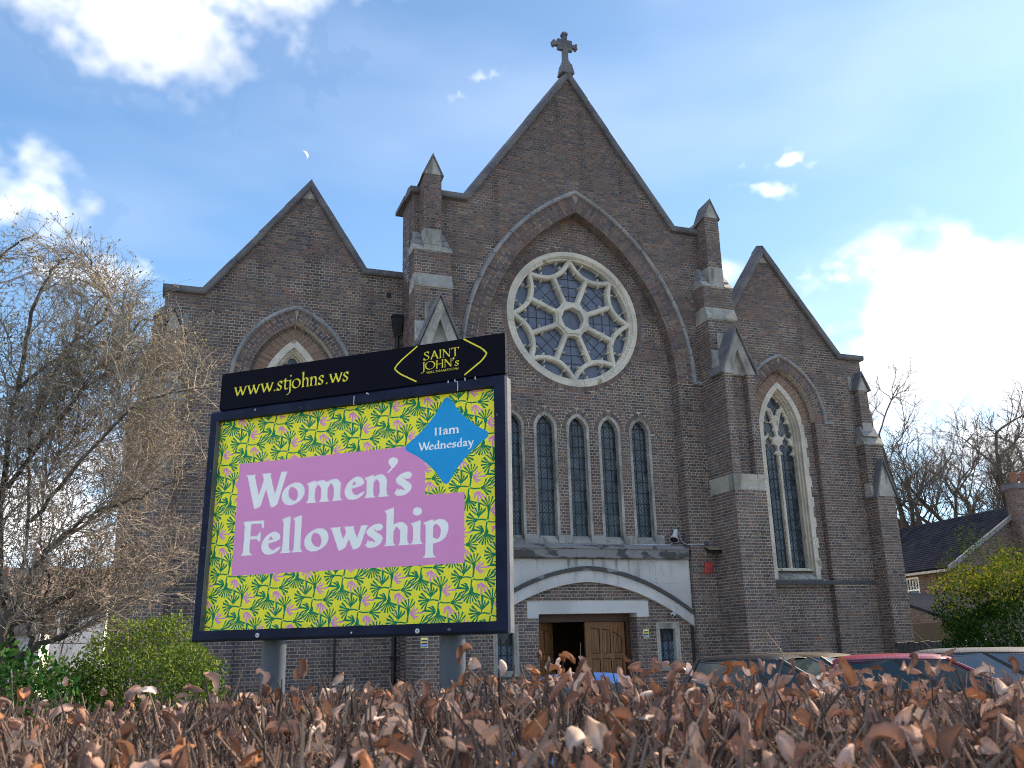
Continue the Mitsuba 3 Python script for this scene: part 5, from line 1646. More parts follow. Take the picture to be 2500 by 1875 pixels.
def car(key, label, paint, loc, heading, L=4.1, W=1.70, H=1.45, hatch=True, glass=M_CGLASS, roof_paint=None, rails=False, wedge_=0.30):
    """hatchback: x forward; body, greenhouse with glazing set into it, wheels, lamps, mirrors"""
    lab(key, label, 'car', 'cars parked in front of the church')
    pm = mat('paint_' + key, two(pr(paint, 0.28, specular=0.6, clearcoat=0.7, clearcoat_gloss=0.9)))
    rp = pm if roof_paint is None else mat('roof_paint_' + key, two(pr(roof_paint, 0.4, specular=0.4, clearcoat=0.2)))
    c, s = math.cos(heading), math.sin(heading)
    loc = np.array(loc, float)

    def w(v):
        v = np.asarray(v, float)
        return np.stack([loc[0] + c * v[:, 0] - s * v[:, 1], loc[1] + s * v[:, 0] + c * v[:, 1], loc[2] + v[:, 2]], 1)

    def P(name, vf, m, smooth=False):
        put(key + name, (w(vf[0]), vf[1]), m, smooth)
    h, b = L / 2, W / 2
    belt = H * 0.62
    # lower body: stations along x, rounded sections
    st = [(-h, 0.42, belt * 0.80, 0.80), (-h + 0.10, 0.24, belt * 0.97, 0.92), (-h + 0.7, 0.20, belt, 0.99), (0, 0.18, belt, 1.0), (h - 1.15, 0.20, belt * 0.99, 0.99), (h - 0.30, 0.24, belt * 0.86, 0.93), (h - 0.06, 0.30, belt * 0.74, 0.82), (h, 0.40, belt * 0.62, 0.72)]
    V, k = [], 0
    for x, z0, z1, f in st:
        hw = b * f
        sec = [(-hw * 0.92, z0), (-hw, z0 + (z1 - z0) * 0.25), (-hw, z0 + (z1 - z0) * 0.7), (-hw * 0.95, z1 - 0.02), (-hw * 0.86, z1), (0, z1 + 0.025), (hw * 0.86, z1), (hw * 0.95, z1 - 0.02), (hw, z0 + (z1 - z0) * 0.7), (hw, z0 + (z1 - z0) * 0.25), (hw * 0.92, z0)]
        k = len(sec)
        V += [(x, y, z) for y, z in sec]
    n = len(st)
    F = []
    for i in range(n - 1):
        for j in range(k):
            a, a2 = i * k + j, i * k + (j + 1) % k
            F += [[a, a2, a2 + k], [a, a2 + k, a + k]]
    for j in range(1, k - 1):
        F += [[0, j + 1, j], [(n - 1) * k, (n - 1) * k + j, (n - 1) * k + j + 1]]
    P('', (np.array(V), np.array(F)), pm, 50)
    # greenhouse
    zr, zb = H, belt - 0.01
    xr0, xr1 = (-h + (wedge_ if hatch else 0.9)), h - 1.95
    xb0, xb1 = -h + 0.10, h - 1.05
    tb, rb = b * 0.92, b * 0.72
    lowp = [(xb0, -tb * 0.92, zb), (xb1, -tb * 0.93, zb), (xb1, tb * 0.93, zb), (xb0, tb * 0.92, zb), (0, -tb, zb), (0, tb, zb)]
    top = [(xr0 + 0.05, -rb * 0.92, zr - 0.07), (xr1, -rb * 0.93, zr - 0.075), (xr1, rb * 0.93, zr - 0.075), (xr0 + 0.05, rb * 0.92, zr - 0.07), ((xr0 + xr1) / 2, -rb, zr - 0.055), ((xr0 + xr1) / 2, rb, zr - 0.055)]
    P('__greenhouse', hull(lowp + top), M_TRIM)
    gx, gy = np.meshgrid(np.linspace(-1, 1, 15), np.linspace(-1, 1, 13), indexing='ij')
    cx, hx = (xr0 + xr1) / 2, (xr1 - xr0) / 2 + 0.06
    zz = zr - 0.035 * np.abs(gy) ** 2.2 - 0.055 * np.abs(gy) ** 9 - 0.02 * np.abs(gx) ** 2 - 0.05 * np.abs(gx) ** 8
    yy = gy * rb * (1.03 - 0.07 * np.abs(gx) ** 2.5)
    Vt = np.stack([cx + gx * hx * (1 - 0.03 * np.abs(gy) ** 3), yy, zz], -1).reshape(-1, 3)
    ii, jj = np.meshgrid(np.arange(14), np.arange(12), indexing='ij')
    q0 = (ii * 13 + jj).ravel()
    Ft = np.vstack([np.stack([q0, q0 + 13, q0 + 14], 1), np.stack([q0, q0 + 14, q0 + 1], 1)])
    P('__roof', (np.vstack([Vt, Vt - [0, 0, 0.03]]), np.vstack([Ft, Ft[:, ::-1] + len(Vt)])), rp, 40)
    # pillars and glass: quads laid on the four faces of the greenhouse
    def face(a, b_, c_, d_, name, mtl, off=0.008, ins=(0.06, 0.06)):
        a, b_, c_, d_ = [np.array(q, float) for q in (a, b_, c_, d_)]
        nrm = np.cross(b_ - a, d_ - a)
        nrm /= np.linalg.norm(nrm)
        q = []
        for u_, v_ in ((ins[0], ins[1]), (1 - ins[0], ins[1]), (1 - ins[0], 1 - ins[1] * 0.6), (ins[0], 1 - ins[1] * 0.6)):
            q.append((a * (1 - u_) + b_ * u_) * (1 - v_) + (d_ * (1 - u_) + c_ * u_) * v_ + nrm * off)
        q = np.array(q)
        P(name, (np.vstack([q, q - nrm * off * 0.8]), np.array([[0, 1, 2], [0, 2, 3], [4, 6, 5], [4, 7, 6], [0, 4, 5], [0, 5, 1], [1, 5, 6], [1, 6, 2], [2, 6, 7], [2, 7, 3], [3, 7, 4], [3, 4, 0]])), mtl)
    lo, tp = lowp, top
    face(lo[1], lo[2], tp[2], tp[1], '__windscreen', glass, ins=(0.05, 0.04))
    face(lo[3], lo[0], tp[0], tp[3], '__rear_window', glass, ins=(0.10, 0.12))
    for sy, (A0_, A1_, T0_, T1_, M0, TM) in ((-1, (lo[0], lo[1], tp[0], tp[1], lo[4], tp[4])), (1, (lo[3], lo[2], tp[3], tp[2], lo[5], tp[5]))):
        for (p0, p1, t0, t1, nm) in ((A0_, M0, T0_, TM, '__side_window'), (M0, A1_, TM, T1_, '__side_window')):
            q = (p0, p1, t1, t0) if sy < 0 else (p1, p0, t0, t1)
            face(*q, nm, glass, ins=(0.04, 0.08))
        for (a, t_) in ((A1_, T1_), (A0_, T0_)):
            tube(w(np.array([a, t_]) + np.array([0, sy * 0.012, 0.0])), [0.035, 0.028], 6).put(key + '__pillar', rp)
        P('__mirror', hull([[h - 1.35 + dx, sy * (b + 0.02 + dy), belt + 0.06 + dz] for dx in (0, 0.12) for dy in (0, 0.16) for dz in (0, 0.13)]), pm)
        for xx in (-h + 0.72, h - 0.78):
            wk_ = reserve(key + '__wheel')
            a = np.array([[xx, sy * (b - 0.20), 0.31], [xx, sy * (b - 0.01), 0.31]])
            tube(w(a), 0.31, 22).put(wk_, M_TYRE, smooth=40)
            tube(w(a + np.array([[0, 0, 0], [0, sy * 0.008, 0]])), 0.19, 16).put(wk_ + '__rim', M_CHROME, smooth=40)
        for xx, nm, mm in ((h - 0.16, '__headlamp', M_LAMP), (-h + 0.04, '__tail_lamp', M_TAIL)):
            P(nm, hull([[xx + dx, sy * b * (0.58 + dy), belt * (0.66 + dz)] for dx in (-0.09, 0.07) for dy in (0, 0.24) for dz in (0, 0.16)]), mm)
        if rails:
            P('__roof_rail', hull([[x, sy * rb * 0.86 + e, zr - 0.02 + z] for x in (xr0 + 0.2, xr1 - 0.2) for e in (-0.015, 0.015) for z in (0, 0.045)]), M_CHROME)
    P('__front_bumper', hull([[h - 0.10 + dx, sy * b * 0.80, z] for dx in (0, 0.12) for sy in (-1, 1) for z in (0.22, 0.42)]), M_TRIM)
    P('__rear_bumper', hull([[-h - 0.05 + dx, sy * b * 0.84, z] for dx in (0, 0.12) for sy in (-1, 1) for z in (0.26, 0.48)]), pm)
    tube(w(np.array([[xr1 - 0.15, 0, zr - 0.01], [xr1 - 0.42, 0, zr + 0.34]])), [0.005, 0.0025], 5).put(key + '__aerial', M_IRON)


def roof_at(x, y, head, off=0.82):
    """car centre for a roof whose middle stands at (x, y)"""
    h = math.radians(head)
    return (x + off * math.cos(h), y + off * math.sin(h), 0), h


def parked(key, label, paint, x, y, head, **kw):
    loc, h = roof_at(x, y, head)
    car(key, label, paint, loc, h, **kw)


parked('parked_car', 'bright blue hatchback with only its roof showing before the church door', (0.008, 0.06, 0.24), -5.20, -10.71, -117, L=3.7, W=1.50, H=1.345)
parked('parked_car_001', 'black hatchback with dark glass at the foot of the right buttress', (0.012, 0.012, 0.016), -0.72, -7.55, -60, L=3.7, W=1.56, H=1.43)
parked('parked_car_002', 'grey car with a bronze tinted roof between the black and the red car', (0.34, 0.37, 0.44), 1.25, -6.15, -75, L=4.1, W=1.60, H=1.40, roof_paint=(0.045, 0.037, 0.028), glass=M_CGLASS2)
parked('parked_car_003', 'dark red hatchback left of the silver car', (0.13, 0.010, 0.032), 0.75, -9.1, -46, L=3.8, W=1.58, H=1.40)
parked('parked_car_004', 'silver car with a large pale windscreen in front of the yellow green bush', (0.42, 0.44, 0.49), 2.45, -9.2, -46, L=4.2, W=1.66, H=1.45, glass=M_CGLASS2, roof_paint=(0.03, 0.03, 0.04))
parked('parked_car_005', 'pale green grey car half out of the frame at the far right', (0.42, 0.47, 0.45), 4.75, -8.1, -64, L=4.0, W=1.62, H=1.36)

# ================================================================== houses
k = 'brick_house'
lab(k, 'brick house with slate roof and tall chimney behind the yellow green bush', 'house')
HD = np.array([-0.165, -0.986, 0])          # along the ridge, towards the street
HN = np.array([-0.986, 0.165, 0])           # eaves side that faces the church
HO = np.array([27.25, 17.05, 0.0])          # under the far end of the ridge


def hb(t, n, z):
    return HO + HD * t + HN * n + np.array([0, 0, z])


T1 = 7.95
HB_Y = mat('house_mortar', two(pr((0.20, 0.17, 0.15), 0.95)))
wl = MB()
gab = Polygon([(-4.0, 0), (4.0, 0), (4.0, 4.35), (0, 6.9), (-4.0, 4.35)])
framed(gab, -0.25, 0.0, hb(T1, 0, 0), -HN, Zv, HD, wl)
WB = [(0.6, 1.55, 2.95, 4.15), (4.3, 5.3, 2.95, 4.15), (1.4, 2.6, 0.9, 2.1)]
side = box(-7, 0, T1 - 0.26, 4.35).difference(unary_union([box(a, z0, b, z1) for a, b, z0, z1 in WB]))
framed(side, -0.25, 0.0, hb(0, 4.0, 0), HD, Zv, HN, wl)
framed(box(-7, 0, T1 - 0.26, 4.35), -0.25, 0.0, hb(0, -4.0, 0), HD, Zv, -HN, wl)
framed(gab, -0.25, 0.0, hb(-7, 0, 0), -HN, Zv, HD, wl)
wl.put(k + '__wall', HB_Y)
mb = MB()
brick_mesh(face_bricks(gab.intersection(box(-3.98, 2.4, 3.98, 9)), None, None, None, 301), hb(T1, 0, 0), -HN, HD, 301, mb)
brick_mesh(face_bricks(side.intersection(box(-2, 2.0, 9, 9)), None, None, None, 302), hb(0, 4.0, 0), HD, HN, 302, mb)
kk = mb.put(k + '__wall__brickwork', M_BRICK)
lab(kk, kind='stuff')
for sg in (1, -1):
    e0, e1 = 4.35, 0.0
    q = [(sg * 4.35, 4.28), (0, 7.0), (0, 7.13), (sg * 4.42, 4.38)]
    put(k + '__roof', hull([hb(t, n_, z) for t in (-7.3, T1 + 0.06) for n_, z in q]), M_SLATE)
    rt = MB()
    if sg > 0:      # slate courses: each a thin lapped strip
        for i in range(26):
            f0, f1 = i / 26, (i + 1.12) / 26
            a = np.array([4.42 * (1 - f0), 4.38 + 2.75 * f0])
            b = np.array([4.42 * (1 - f1), 4.38 + 2.75 * f1])
            nx, nz = 0.528, 0.849
            v, f = hull([hb(t, p[0] + nx * o, p[1] + nz * o) for t in (-7.3, T1 + 0.05) for p, o in ((a, 0.004), (a, 0.026), (b, 0.004), (b, 0.010))])
            rt.add(v, f)
        kk = rt.put(k + '__roof__slate_courses', M_SLATE)
        lab(kk, kind='stuff')
    put(k + '__gutter', hull([hb(t, sg * n_, z) for t in (-7.3, T1) for n_, z in ((4.36, 4.20), (4.36, 4.30), (4.48, 4.20), (4.48, 4.30))]), mat('gutter%d' % sg, two(pr((0.42, 0.40, 0.33), 0.6))))
    put(k + '__verge', hull([hb(t, sg * n_, z) for t in (T1 + 0.05, T1 + 0.20) for n_, z in ((4.40, 4.20), (4.40, 4.42), (0.0, 7.0), (0.0, 7.18))]), M_LEADGREY)
for a, b, z0, z1 in WB:
    wk = reserve(k + '__window')
    fr = box(a, z0, b, z1)
    zm = z0 + (z1 - z0) * 0.52
    panes = [box(a + 0.07, z0 + 0.07, b - 0.07, zm - 0.03), box(a + 0.07, zm + 0.03, b - 0.07, z1 - 0.07)]
    framed(fr.difference(unary_union(panes)), -0.12, 0.015, hb(0, 4.0, 0), HD, Zv, HN).put(wk, M_WHITE)
    for p in panes:
        framed(p, -0.09, -0.07, hb(0, 4.0, 0), HD, Zv, HN).put(wk + '__pane', M_CGLASS)
    for i in range(1, 4):
        x = a + 0.07 + (b - a - 0.14) * i / 4
        framed(box(x - 0.012, zm + 0.03, x + 0.012, z1 - 0.07), -0.07, 0.0, hb(0, 4.0, 0), HD, Zv, HN).put(wk + '__glazing_bar', M_WHITE)
m = MB()
ch_ = [(T1 - 0.15, T1 + 0.55)]
framed(box(-0.95, 2.0, 0.65, 7.75), 0.0, 0.65, hb(T1 + 0.02, 0, 0), -HN, Zv, HD).put(k + '__chimney', HB_Y)
mb = MB()
brick_mesh(face_bricks(box(-0.95, 3.0, 0.65, 7.7), None, None, None, 305), hb(T1 + 0.67, 0, 0), -HN, HD, 305, mb)
brick_mesh(face_bricks(box(0, 3.0, 0.65, 7.7), None, None, None, 306), hb(T1 + 0.02, 0.95, 0), HD, HN, 306, mb)
kk = mb.put(k + '__chimney__brickwork', M_BRICK)
lab(kk, kind='stuff')
framed(box(-1.05, 7.7, 0.75, 7.92), -0.08, 0.73, hb(T1 + 0.02, 0, 0), -HN, Zv, HD).put(k + '__chimney__cap', M_DARKSTONE)
M_POT = mat('terracotta', two(pr((0.22, 0.10, 0.07), 0.85)))
for o in (-0.4, 0.15, 0.65):
    p = hb(T1 + 0.35, o, 7.90)
    tube([p, p + [0, 0, 0.45], p + [0, 0, 0.47], p + [0, 0, 0.55]], [0.15, 0.12, 0.16, 0.15], 12).put(k + '__chimney__pot', M_POT, smooth=40)
# lean-to by the house, and a row of dark upright boards
k = 'garden_shed'
lab(k, 'low dark lean-to shed with a slate roof between the church corner and the bush', 'shed')
put(k, boxm(14.6, 17.6, 3.2, 6.2, 0, 2.0), M_TRIM)
put(k + '__roof', hull([[x, y, z] for x in (14.4, 17.8) for y, z in ((3.0, 2.0), (3.0, 2.12), (6.3, 3.1), (6.3, 3.0))]), M_SLATE)
k = 'dark_fence'
lab(k, 'row of dark upright boards behind the parked cars under the green and yellow bush', 'fence')
for i in range(46):
    x = 5.0 + i * 0.155
    put(k + '__board', bevelbox(x, x + 0.148, -4.62, -4.60 + 0.003 * (i % 2), 0.02, 1.5 + 0.012 * ((i * 7) % 3), 0.003), M_TRIM)
put(k + '__rail', boxm(5.0, 12.2, -4.595, -4.54, 0.4, 0.5), M_TRIM)
put(k + '__rail', boxm(5.0, 12.2, -4.595, -4.54, 1.4, 1.5), M_TRIM)
M_RENDER = mat('white_render', two(pr(tone((0.74, 0.73, 0.72), (0.64, 0.63, 0.62), 1.0), 0.9)))
M_ROOFB = mat('brown_tiles', two(pr(tone((0.13, 0.09, 0.07), (0.19, 0.13, 0.10), 2.5), 0.9)))
for kx, (o, w_, d_, hz, rz, lb_) in enumerate(((np.array([-17.9, 19.5, 0]), 3.4, 7.0, 2.55, 4.0, 'white rendered house with a brown roof seen low through the tree at the left edge'),
                                              (np.array([-19.8, 37.0, 0]), 7.0, 8.0, 4.3, 6.6, 'distant white house with brick chimneys behind the bare tree at far left'))):
    k = num('white_house')
    lab(k, lb_, 'house')
    x0, x1, y0, y1 = o[0], o[0] + w_, o[1], o[1] + d_
    m = MB()
    extr(Polygon([(x0, 0), (x1, 0), (x1, hz), (x0, hz)]).difference(unary_union([box(x0 + w_ * f - 0.45, hz - 1.3, x0 + w_ * f + 0.45, hz - 0.3) for f in (0.25, 0.72)])), -y0 - 0.25, -y0, m)
    m.add(*boxm(x0, x0 + 0.25, y0 + 0.25, y1, 0, hz)).add(*boxm(x1 - 0.25, x1, y0 + 0.25, y1, 0, hz)).add(*boxm(x0 + 0.25, x1 - 0.25, y1 - 0.25, y1, 0, hz))
    m.put(k + '__wall', M_RENDER)
    for f in (0.25, 0.72):
        c_ = x0 + w_ * f
        wk = reserve(k + '__window')
        extr(box(c_ - 0.45, hz - 1.3, c_ + 0.45, hz - 0.3).difference(box(c_ - 0.38, hz - 1.23, c_ - 0.03, hz - 0.37)).difference(box(c_ + 0.03, hz - 1.23, c_ + 0.38, hz - 0.37)), -y0 - 0.15, -y0 - 0.05).put(wk, M_WHITE)
        extr(box(c_ - 0.4, hz - 1.25, c_ + 0.4, hz - 0.35), -y0 - 0.14, -y0 - 0.12).put(wk + '__pane', M_CGLASS)
    ym = (y0 + y1) / 2
    for sg in (-1, 1):
        put(k + '__roof', hull([[x, ym + sg * (d_ / 2 + 0.3) * e, z] for x in (x0 - 0.3, x1 + 0.3) for e, z in ((1, hz - 0.12), (1, hz - 0.02), (0, rz), (0, rz + 0.1))]), M_ROOFB)
    put(k + '__chimney', boxm(x0 + w_ * 0.35, x0 + w_ * 0.35 + 0.9, ym - 0.35, ym + 0.35, rz - 0.6, rz + 0.9), HB_Y)
    for e in (0.2, 0.65):
        tube([[x0 + w_ * 0.35 + e, ym, rz + 0.88], [x0 + w_ * 0.35 + e, ym, rz + 1.3]], [0.13, 0.11], 10).put(k + '__chimney_pot', M_POT, smooth=40)

# ================================================================== plants


def curve_from(p, d, L, n, rng, wob=0.25, lift=0.0):
    """m wandering shoots: start p (m,3), direction d (m,3), length L (m,) -> (m, n, 3)"""
    m = len(p)
    P = np.zeros((m, n, 3))
    P[:, 0] = p
    d = d / np.linalg.norm(d, axis=1, keepdims=True)
    for i in range(1, n):
        d = d + rng.normal(0, wob, (m, 3)) + np.array([0, 0, lift])
        d /= np.linalg.norm(d, axis=1, keepdims=True)
        P[:, i] = P[:, i - 1] + d * (L / (n - 1))[:, None]
    return P


def side_shoots(P, per, rng, spread=0.9, up=0.25, along=(0.15, 1.0)):
    """start points and directions of shoots leaving the tubes P (m, n, 3)"""
    m, n = P.shape[:2]
    k = rng.integers(0, m, m * per) if per < 1 else np.repeat(np.arange(m), per)
    t = rng.uniform(along[0], along[1], len(k)) * (n - 1.001)
    i = t.astype(int)
    f = (t - i)[:, None]
    p = P[k, i] * (1 - f) + P[k, i + 1] * f
    ax = P[k, i + 1] - P[k, i]
    ax /= np.linalg.norm(ax, axis=1, keepdims=True) + 1e-9
    r = rng.normal(0, 1, (len(k), 3))
    r -= (r * ax).sum(1, keepdims=True) * ax
    r /= np.linalg.norm(r, axis=1, keepdims=True)
    d = ax * 0.75 + r * spread + np.array([0, 0, up])
    return k, t / (n - 1), p, d


def taper(R0, R1, n):
    return R0[:, None] + (R1 - R0)[:, None] * np.linspace(0, 1, n)[None]


def bits(c, size, rng, cols, mb, aspect=0.5, normal=None, up=0.0):
    """small two-triangle leaves at the points c, folded along the rib"""
    m = len(c)
    a = rng.normal(0, 1, (m, 3)) + np.array([0, 0, up])
    a /= np.linalg.norm(a, axis=1, keepdims=True)
    r = rng.normal(0, 1, (m, 3))
    b = np.cross(a, r)
    b /= np.linalg.norm(b, axis=1, keepdims=True)
    nn = np.cross(a, b)
    s = size[:, None]
    v = np.stack([c, c + a * s * 0.5 + b * s * aspect * 0.5 + nn * s * 0.1, c + a * s, c + a * s * 0.5 - b * s * aspect * 0.5 + nn * s * 0.1], 1).reshape(-1, 3)
    f = (np.array([[0, 1, 2], [0, 2, 3]])[None] + (np.arange(m) * 4)[:, None, None]).reshape(-1, 3)
    mb.add(v, f, np.repeat(cols, 4, axis=0))


def pick(cols, n, rng, jit=0.25, w=None):
    c = np.array(cols)[rng.choice(len(cols), n, p=w)]
    return c * rng.uniform(1 - jit, 1 + jit, (n, 1))


BARKS = [(0.27, 0.23, 0.20), (0.20, 0.175, 0.155), (0.34, 0.295, 0.255), (0.16, 0.14, 0.125)]

# ---- the tangled bare tree at left
tk = 'bare_tree'
lab(tk, 'tangled multi-stemmed tree with reddish brown buds in front of the left aisle', 'tree')
rng = np.random.default_rng(17)
LIMBS = [([(-10.98, -11.0, 0), (-10.97, -11.10, 0.9), (-10.96, -11.19, 1.62), (-10.88, -11.18, 1.74), (-10.8, -11.17, 1.80), (-10.65, -11.12, 1.85), (-10.52, -11.05, 1.99), (-10.41, -11.0, 2.09), (-10.2, -10.9, 2.16), (-9.9, -10.8, 2.3)], 0.055, 0.012),
         ([(-11.08, -10.98, 0), (-11.10, -11.0, 1.2), (-11.12, -11.01, 1.93), (-11.03, -11.0, 1.99), (-10.87, -10.98, 2.07), (-10.71, -10.9, 2.21), (-10.59, -10.8, 2.26), (-10.42, -10.7, 2.44), (-10.25, -10.65, 2.5), (-9.95, -10.6, 2.65)], 0.06, 0.010),
         ([(-11.08, -11.2, 0), (-11.09, -11.4, 1.3), (-11.07, -11.5, 1.95), (-11.01, -11.5, 2.1), (-10.92, -11.49, 2.33), (-10.82, -11.47, 2.58), (-10.66, -11.46, 2.76), (-10.44, -11.5, 2.95), (-10.12, -11.55, 3.07), (-9.8, -11.6, 3.24), (-9.5, -11.6, 3.3)], 0.05, 0.008),
         ([(-10.97, -10.9, 0.0), (-11.0, -10.9, 1.3), (-11.03, -10.89, 1.68), (-11.10, -10.9, 1.88), (-11.17, -10.91, 2.05), (-11.25, -10.9, 2.5), (-11.3, -11.0, 3.2), (-11.28, -11.0, 4.2), (-11.23, -11.02, 5.0), (-11.1, -11.0, 5.5), (-10.95, -10.95, 5.75)], 0.07, 0.010),
         ([(-10.88, -11.18, 1.74), (-10.89, -11.17, 1.86), (-10.92, -11.18, 1.96), (-11.0, -11.2, 2.3), (-11.04, -11.2, 3.19), (-11.09, -11.21, 3.7), (-11.0, -11.1, 4.3), (-10.8, -11.0, 4.8), (-10.6, -10.95, 5.3)], 0.03, 0.009),
         ([(-10.84, -10.87, 1.80), (-10.82, -10.87, 1.94), (-10.84, -10.87, 2.07), (-10.84, -10.87, 2.42), (-10.96, -10.89, 2.94), (-10.9, -10.9, 3.5), (-10.6, -10.8, 4.0), (-10.3, -10.9, 4.5)], 0.022, 0.008),
         ([(-11.25, -10.9, 2.5), (-11.7, -11.0, 3.0), (-12.0, -11.2, 3.9), (-11.9, -11.1, 4.9), (-11.6, -10.95, 5.6), (-11.3, -10.85, 5.95)], 0.045, 0.009),
         ([(-11.3, -11.0, 3.2), (-10.9, -11.2, 3.8), (-10.52, -11.34, 4.45), (-10.33, -11.33, 4.75), (-10.2, -11.32, 4.9), (-10.0, -11.32, 5.02)], 0.03, 0.006),
         ([(-11.28, -11.0, 4.2), (-10.9, -10.9, 4.7), (-10.55, -10.94, 5.1), (-10.62, -10.95, 5.4), (-10.8, -10.97, 5.7), (-10.87, -10.98, 5.86)], 0.024, 0.005),
         ([(-11.0, -11.2, 2.9), (-10.6, -11.6, 3.4), (-10.2, -11.7, 3.9), (-9.8, -11.7, 4.1), (-9.5, -11.6, 4.2)], 0.026, 0.006),
         ([(-10.9, -11.0, 2.6), (-10.4, -10.6, 3.1), (-10.0, -10.4, 3.6), (-9.7, -10.3, 3.8)], 0.024, 0.006),
         ([(-11.1, -11.0, 2.2), (-11.6, -11.4, 2.5), (-12.1, -11.6, 3.0), (-12.5, -11.6, 3.4)], 0.04, 0.010)]
mb = MB()
lim = []
for pts, r0, r1 in LIMBS:
    q = smooth_path(pts, 5)
    q[1:-1] += rng.normal(0, 0.012, (len(q) - 2, 3))
    tube(q, 0.8 * np.linspace(r0, r1, len(q)), 8, mb, (0.085, 0.072, 0.062))
    d = np.cumsum(np.r_[0, np.linalg.norm(np.diff(q, axis=0), axis=1)])
    t = np.linspace(d[-1] * 0.42, d[-1], 14)
    lim.append(np.stack([np.interp(t, d, q[:, a]) for a in range(3)], 1))
lim = np.array(lim)
mb.put(tk + '__trunk', M_BARK, smooth=True)
EC, ER = np.array([-11.75, -11.05, 3.50]), np.array([2.62, 1.3, 2.5])


def inside(p, s=1.0):
    return (((p - EC) / (ER * s)) ** 2).sum(-1) < 1


cr = MB()
k_, t_, p, d = side_shoots(lim, 40, rng, 0.85, 0.35, (0.0, 1.0))
L = rng.uniform(0.5, 1.15, len(p))
b2 = curve_from(p, d, L, 7, rng, 0.22, 0.03)
ok = inside(b2[:, -1]) & (b2[:, :, 2].min(1) > 1.75)
b2 = b2[ok]
tubes_many(b2, taper(np.full(len(b2), 0.0068), np.full(len(b2), 0.003), 7), 4, pick(BARKS, len(b2), rng), cr)
k_, t_, p, d = side_shoots(b2, 14, rng, 1.0, 0.15, (0.1, 1.0))
L = rng.uniform(0.22, 0.6, len(p))
b3 = curve_from(p, d, L, 5, rng, 0.28, 0.0)
ok = inside(b3[:, -1], 1.08) & (b3[:, :, 2].min(1) > 1.7)
b3 = b3[ok]
tubes_many(b3, taper(np.full(len(b3), 0.0036), np.full(len(b3), 0.0018), 5), 3, pick(BARKS + [(0.30, 0.26, 0.22)], len(b3), rng), cr)
k_, t_, p, d = side_shoots(b3, 3, rng, 1.0, 0.1, (0.2, 1.0))
L = rng.uniform(0.06, 0.2, len(p))
b4 = curve_from(p, d, L, 3, rng, 0.2)
tubes_many(b4, taper(np.full(len(b4), 0.0019), np.full(len(b4), 0.0011), 3), 3, pick(BARKS + [(0.30, 0.26, 0.22)], len(b4), rng), cr)
cr.put(tk + '__twigs', M_BARK)
lab(tk + '__twigs', kind='stuff')
bd = MB()
pts = np.vstack([b4[:, -1], b4[:, 1], b3[:, 2], b3[:, 3]])
pts = pts[rng.random(len(pts)) < 0.62]
low = np.clip((4.6 - pts[:, 2]) / 1.5, 0, 1)
cols = pick([(0.25, 0.18, 0.14), (0.20, 0.15, 0.12), (0.30, 0.24, 0.19), (0.20, 0.18, 0.135), (0.24, 0.175, 0.15)], len(pts), rng, 0.3)
alt = pick([(0.26, 0.25, 0.16), (0.33, 0.30, 0.21), (0.20, 0.20, 0.12)], len(pts), rng, 0.3)
cols = np.where((rng.random(len(pts)) > low)[:, None], alt, cols)
bits(pts, rng.uniform(0.016, 0.042, len(pts)), rng, cols, bd, 0.6, up=0.5)
bd.put(tk + '__buds', M_FOLI)
lab(tk + '__buds', kind='stuff')

# ---- thin saplings behind it
rng = np.random.default_rng(23)
for i, (x, y, h) in enumerate(((-11.6, -4.5, 3.4), (-12.1, -3.6, 3.0), (-11.2, -5.6, 2.7), (-12.6, -5.0, 3.3))):
    k = num('sapling')
    lab(k, ('tall thin bare sapling nearest the church corner, seen through the tangled tree', 'bare sapling furthest back between the tangled tree and the church', 'shortest bare sapling rising behind the dark wing of the bush', 'thin bare sapling furthest left behind the stems of the tangled tree')[i], 'sapling', 'bare saplings left of the church')
    q = curve_from(np.array([[x, y, 0.0]]), np.array([[0.02, 0, 1.0]]), np.array([h]), 9, rng, 0.05, 0.1)
    mb = MB()
    tubes_many(q, taper(np.array([0.022]), np.array([0.005]), 9), 6, np.array([(0.09, 0.075, 0.06)]), mb)
    mb.put(k + '__trunk', M_BARK, smooth=True)
    kk, t_, p, d = side_shoots(q, 30, rng, 0.7, 0.5, (0.25, 1.0))
    b = curve_from(p, d, rng.uniform(0.3, 0.8, len(p)), 6, rng, 0.15, 0.05)
    mb = MB()
    tubes_many(b, taper(np.full(len(b), 0.006), np.full(len(b), 0.002), 6), 3, pick(BARKS, len(b), rng), mb)
    kk, t_, p, d = side_shoots(b, 6, rng, 0.8, 0.3)
    b = curve_from(p, d, rng.uniform(0.08, 0.3, len(p)), 4, rng, 0.2)
    tubes_many(b, taper(np.full(len(b), 0.0028), np.full(len(b), 0.0014), 4), 3, pick(BARKS, len(b), rng), mb)
    mb.put(k + '__twigs', M_BARK)
    lab(k + '__twigs', kind='stuff')


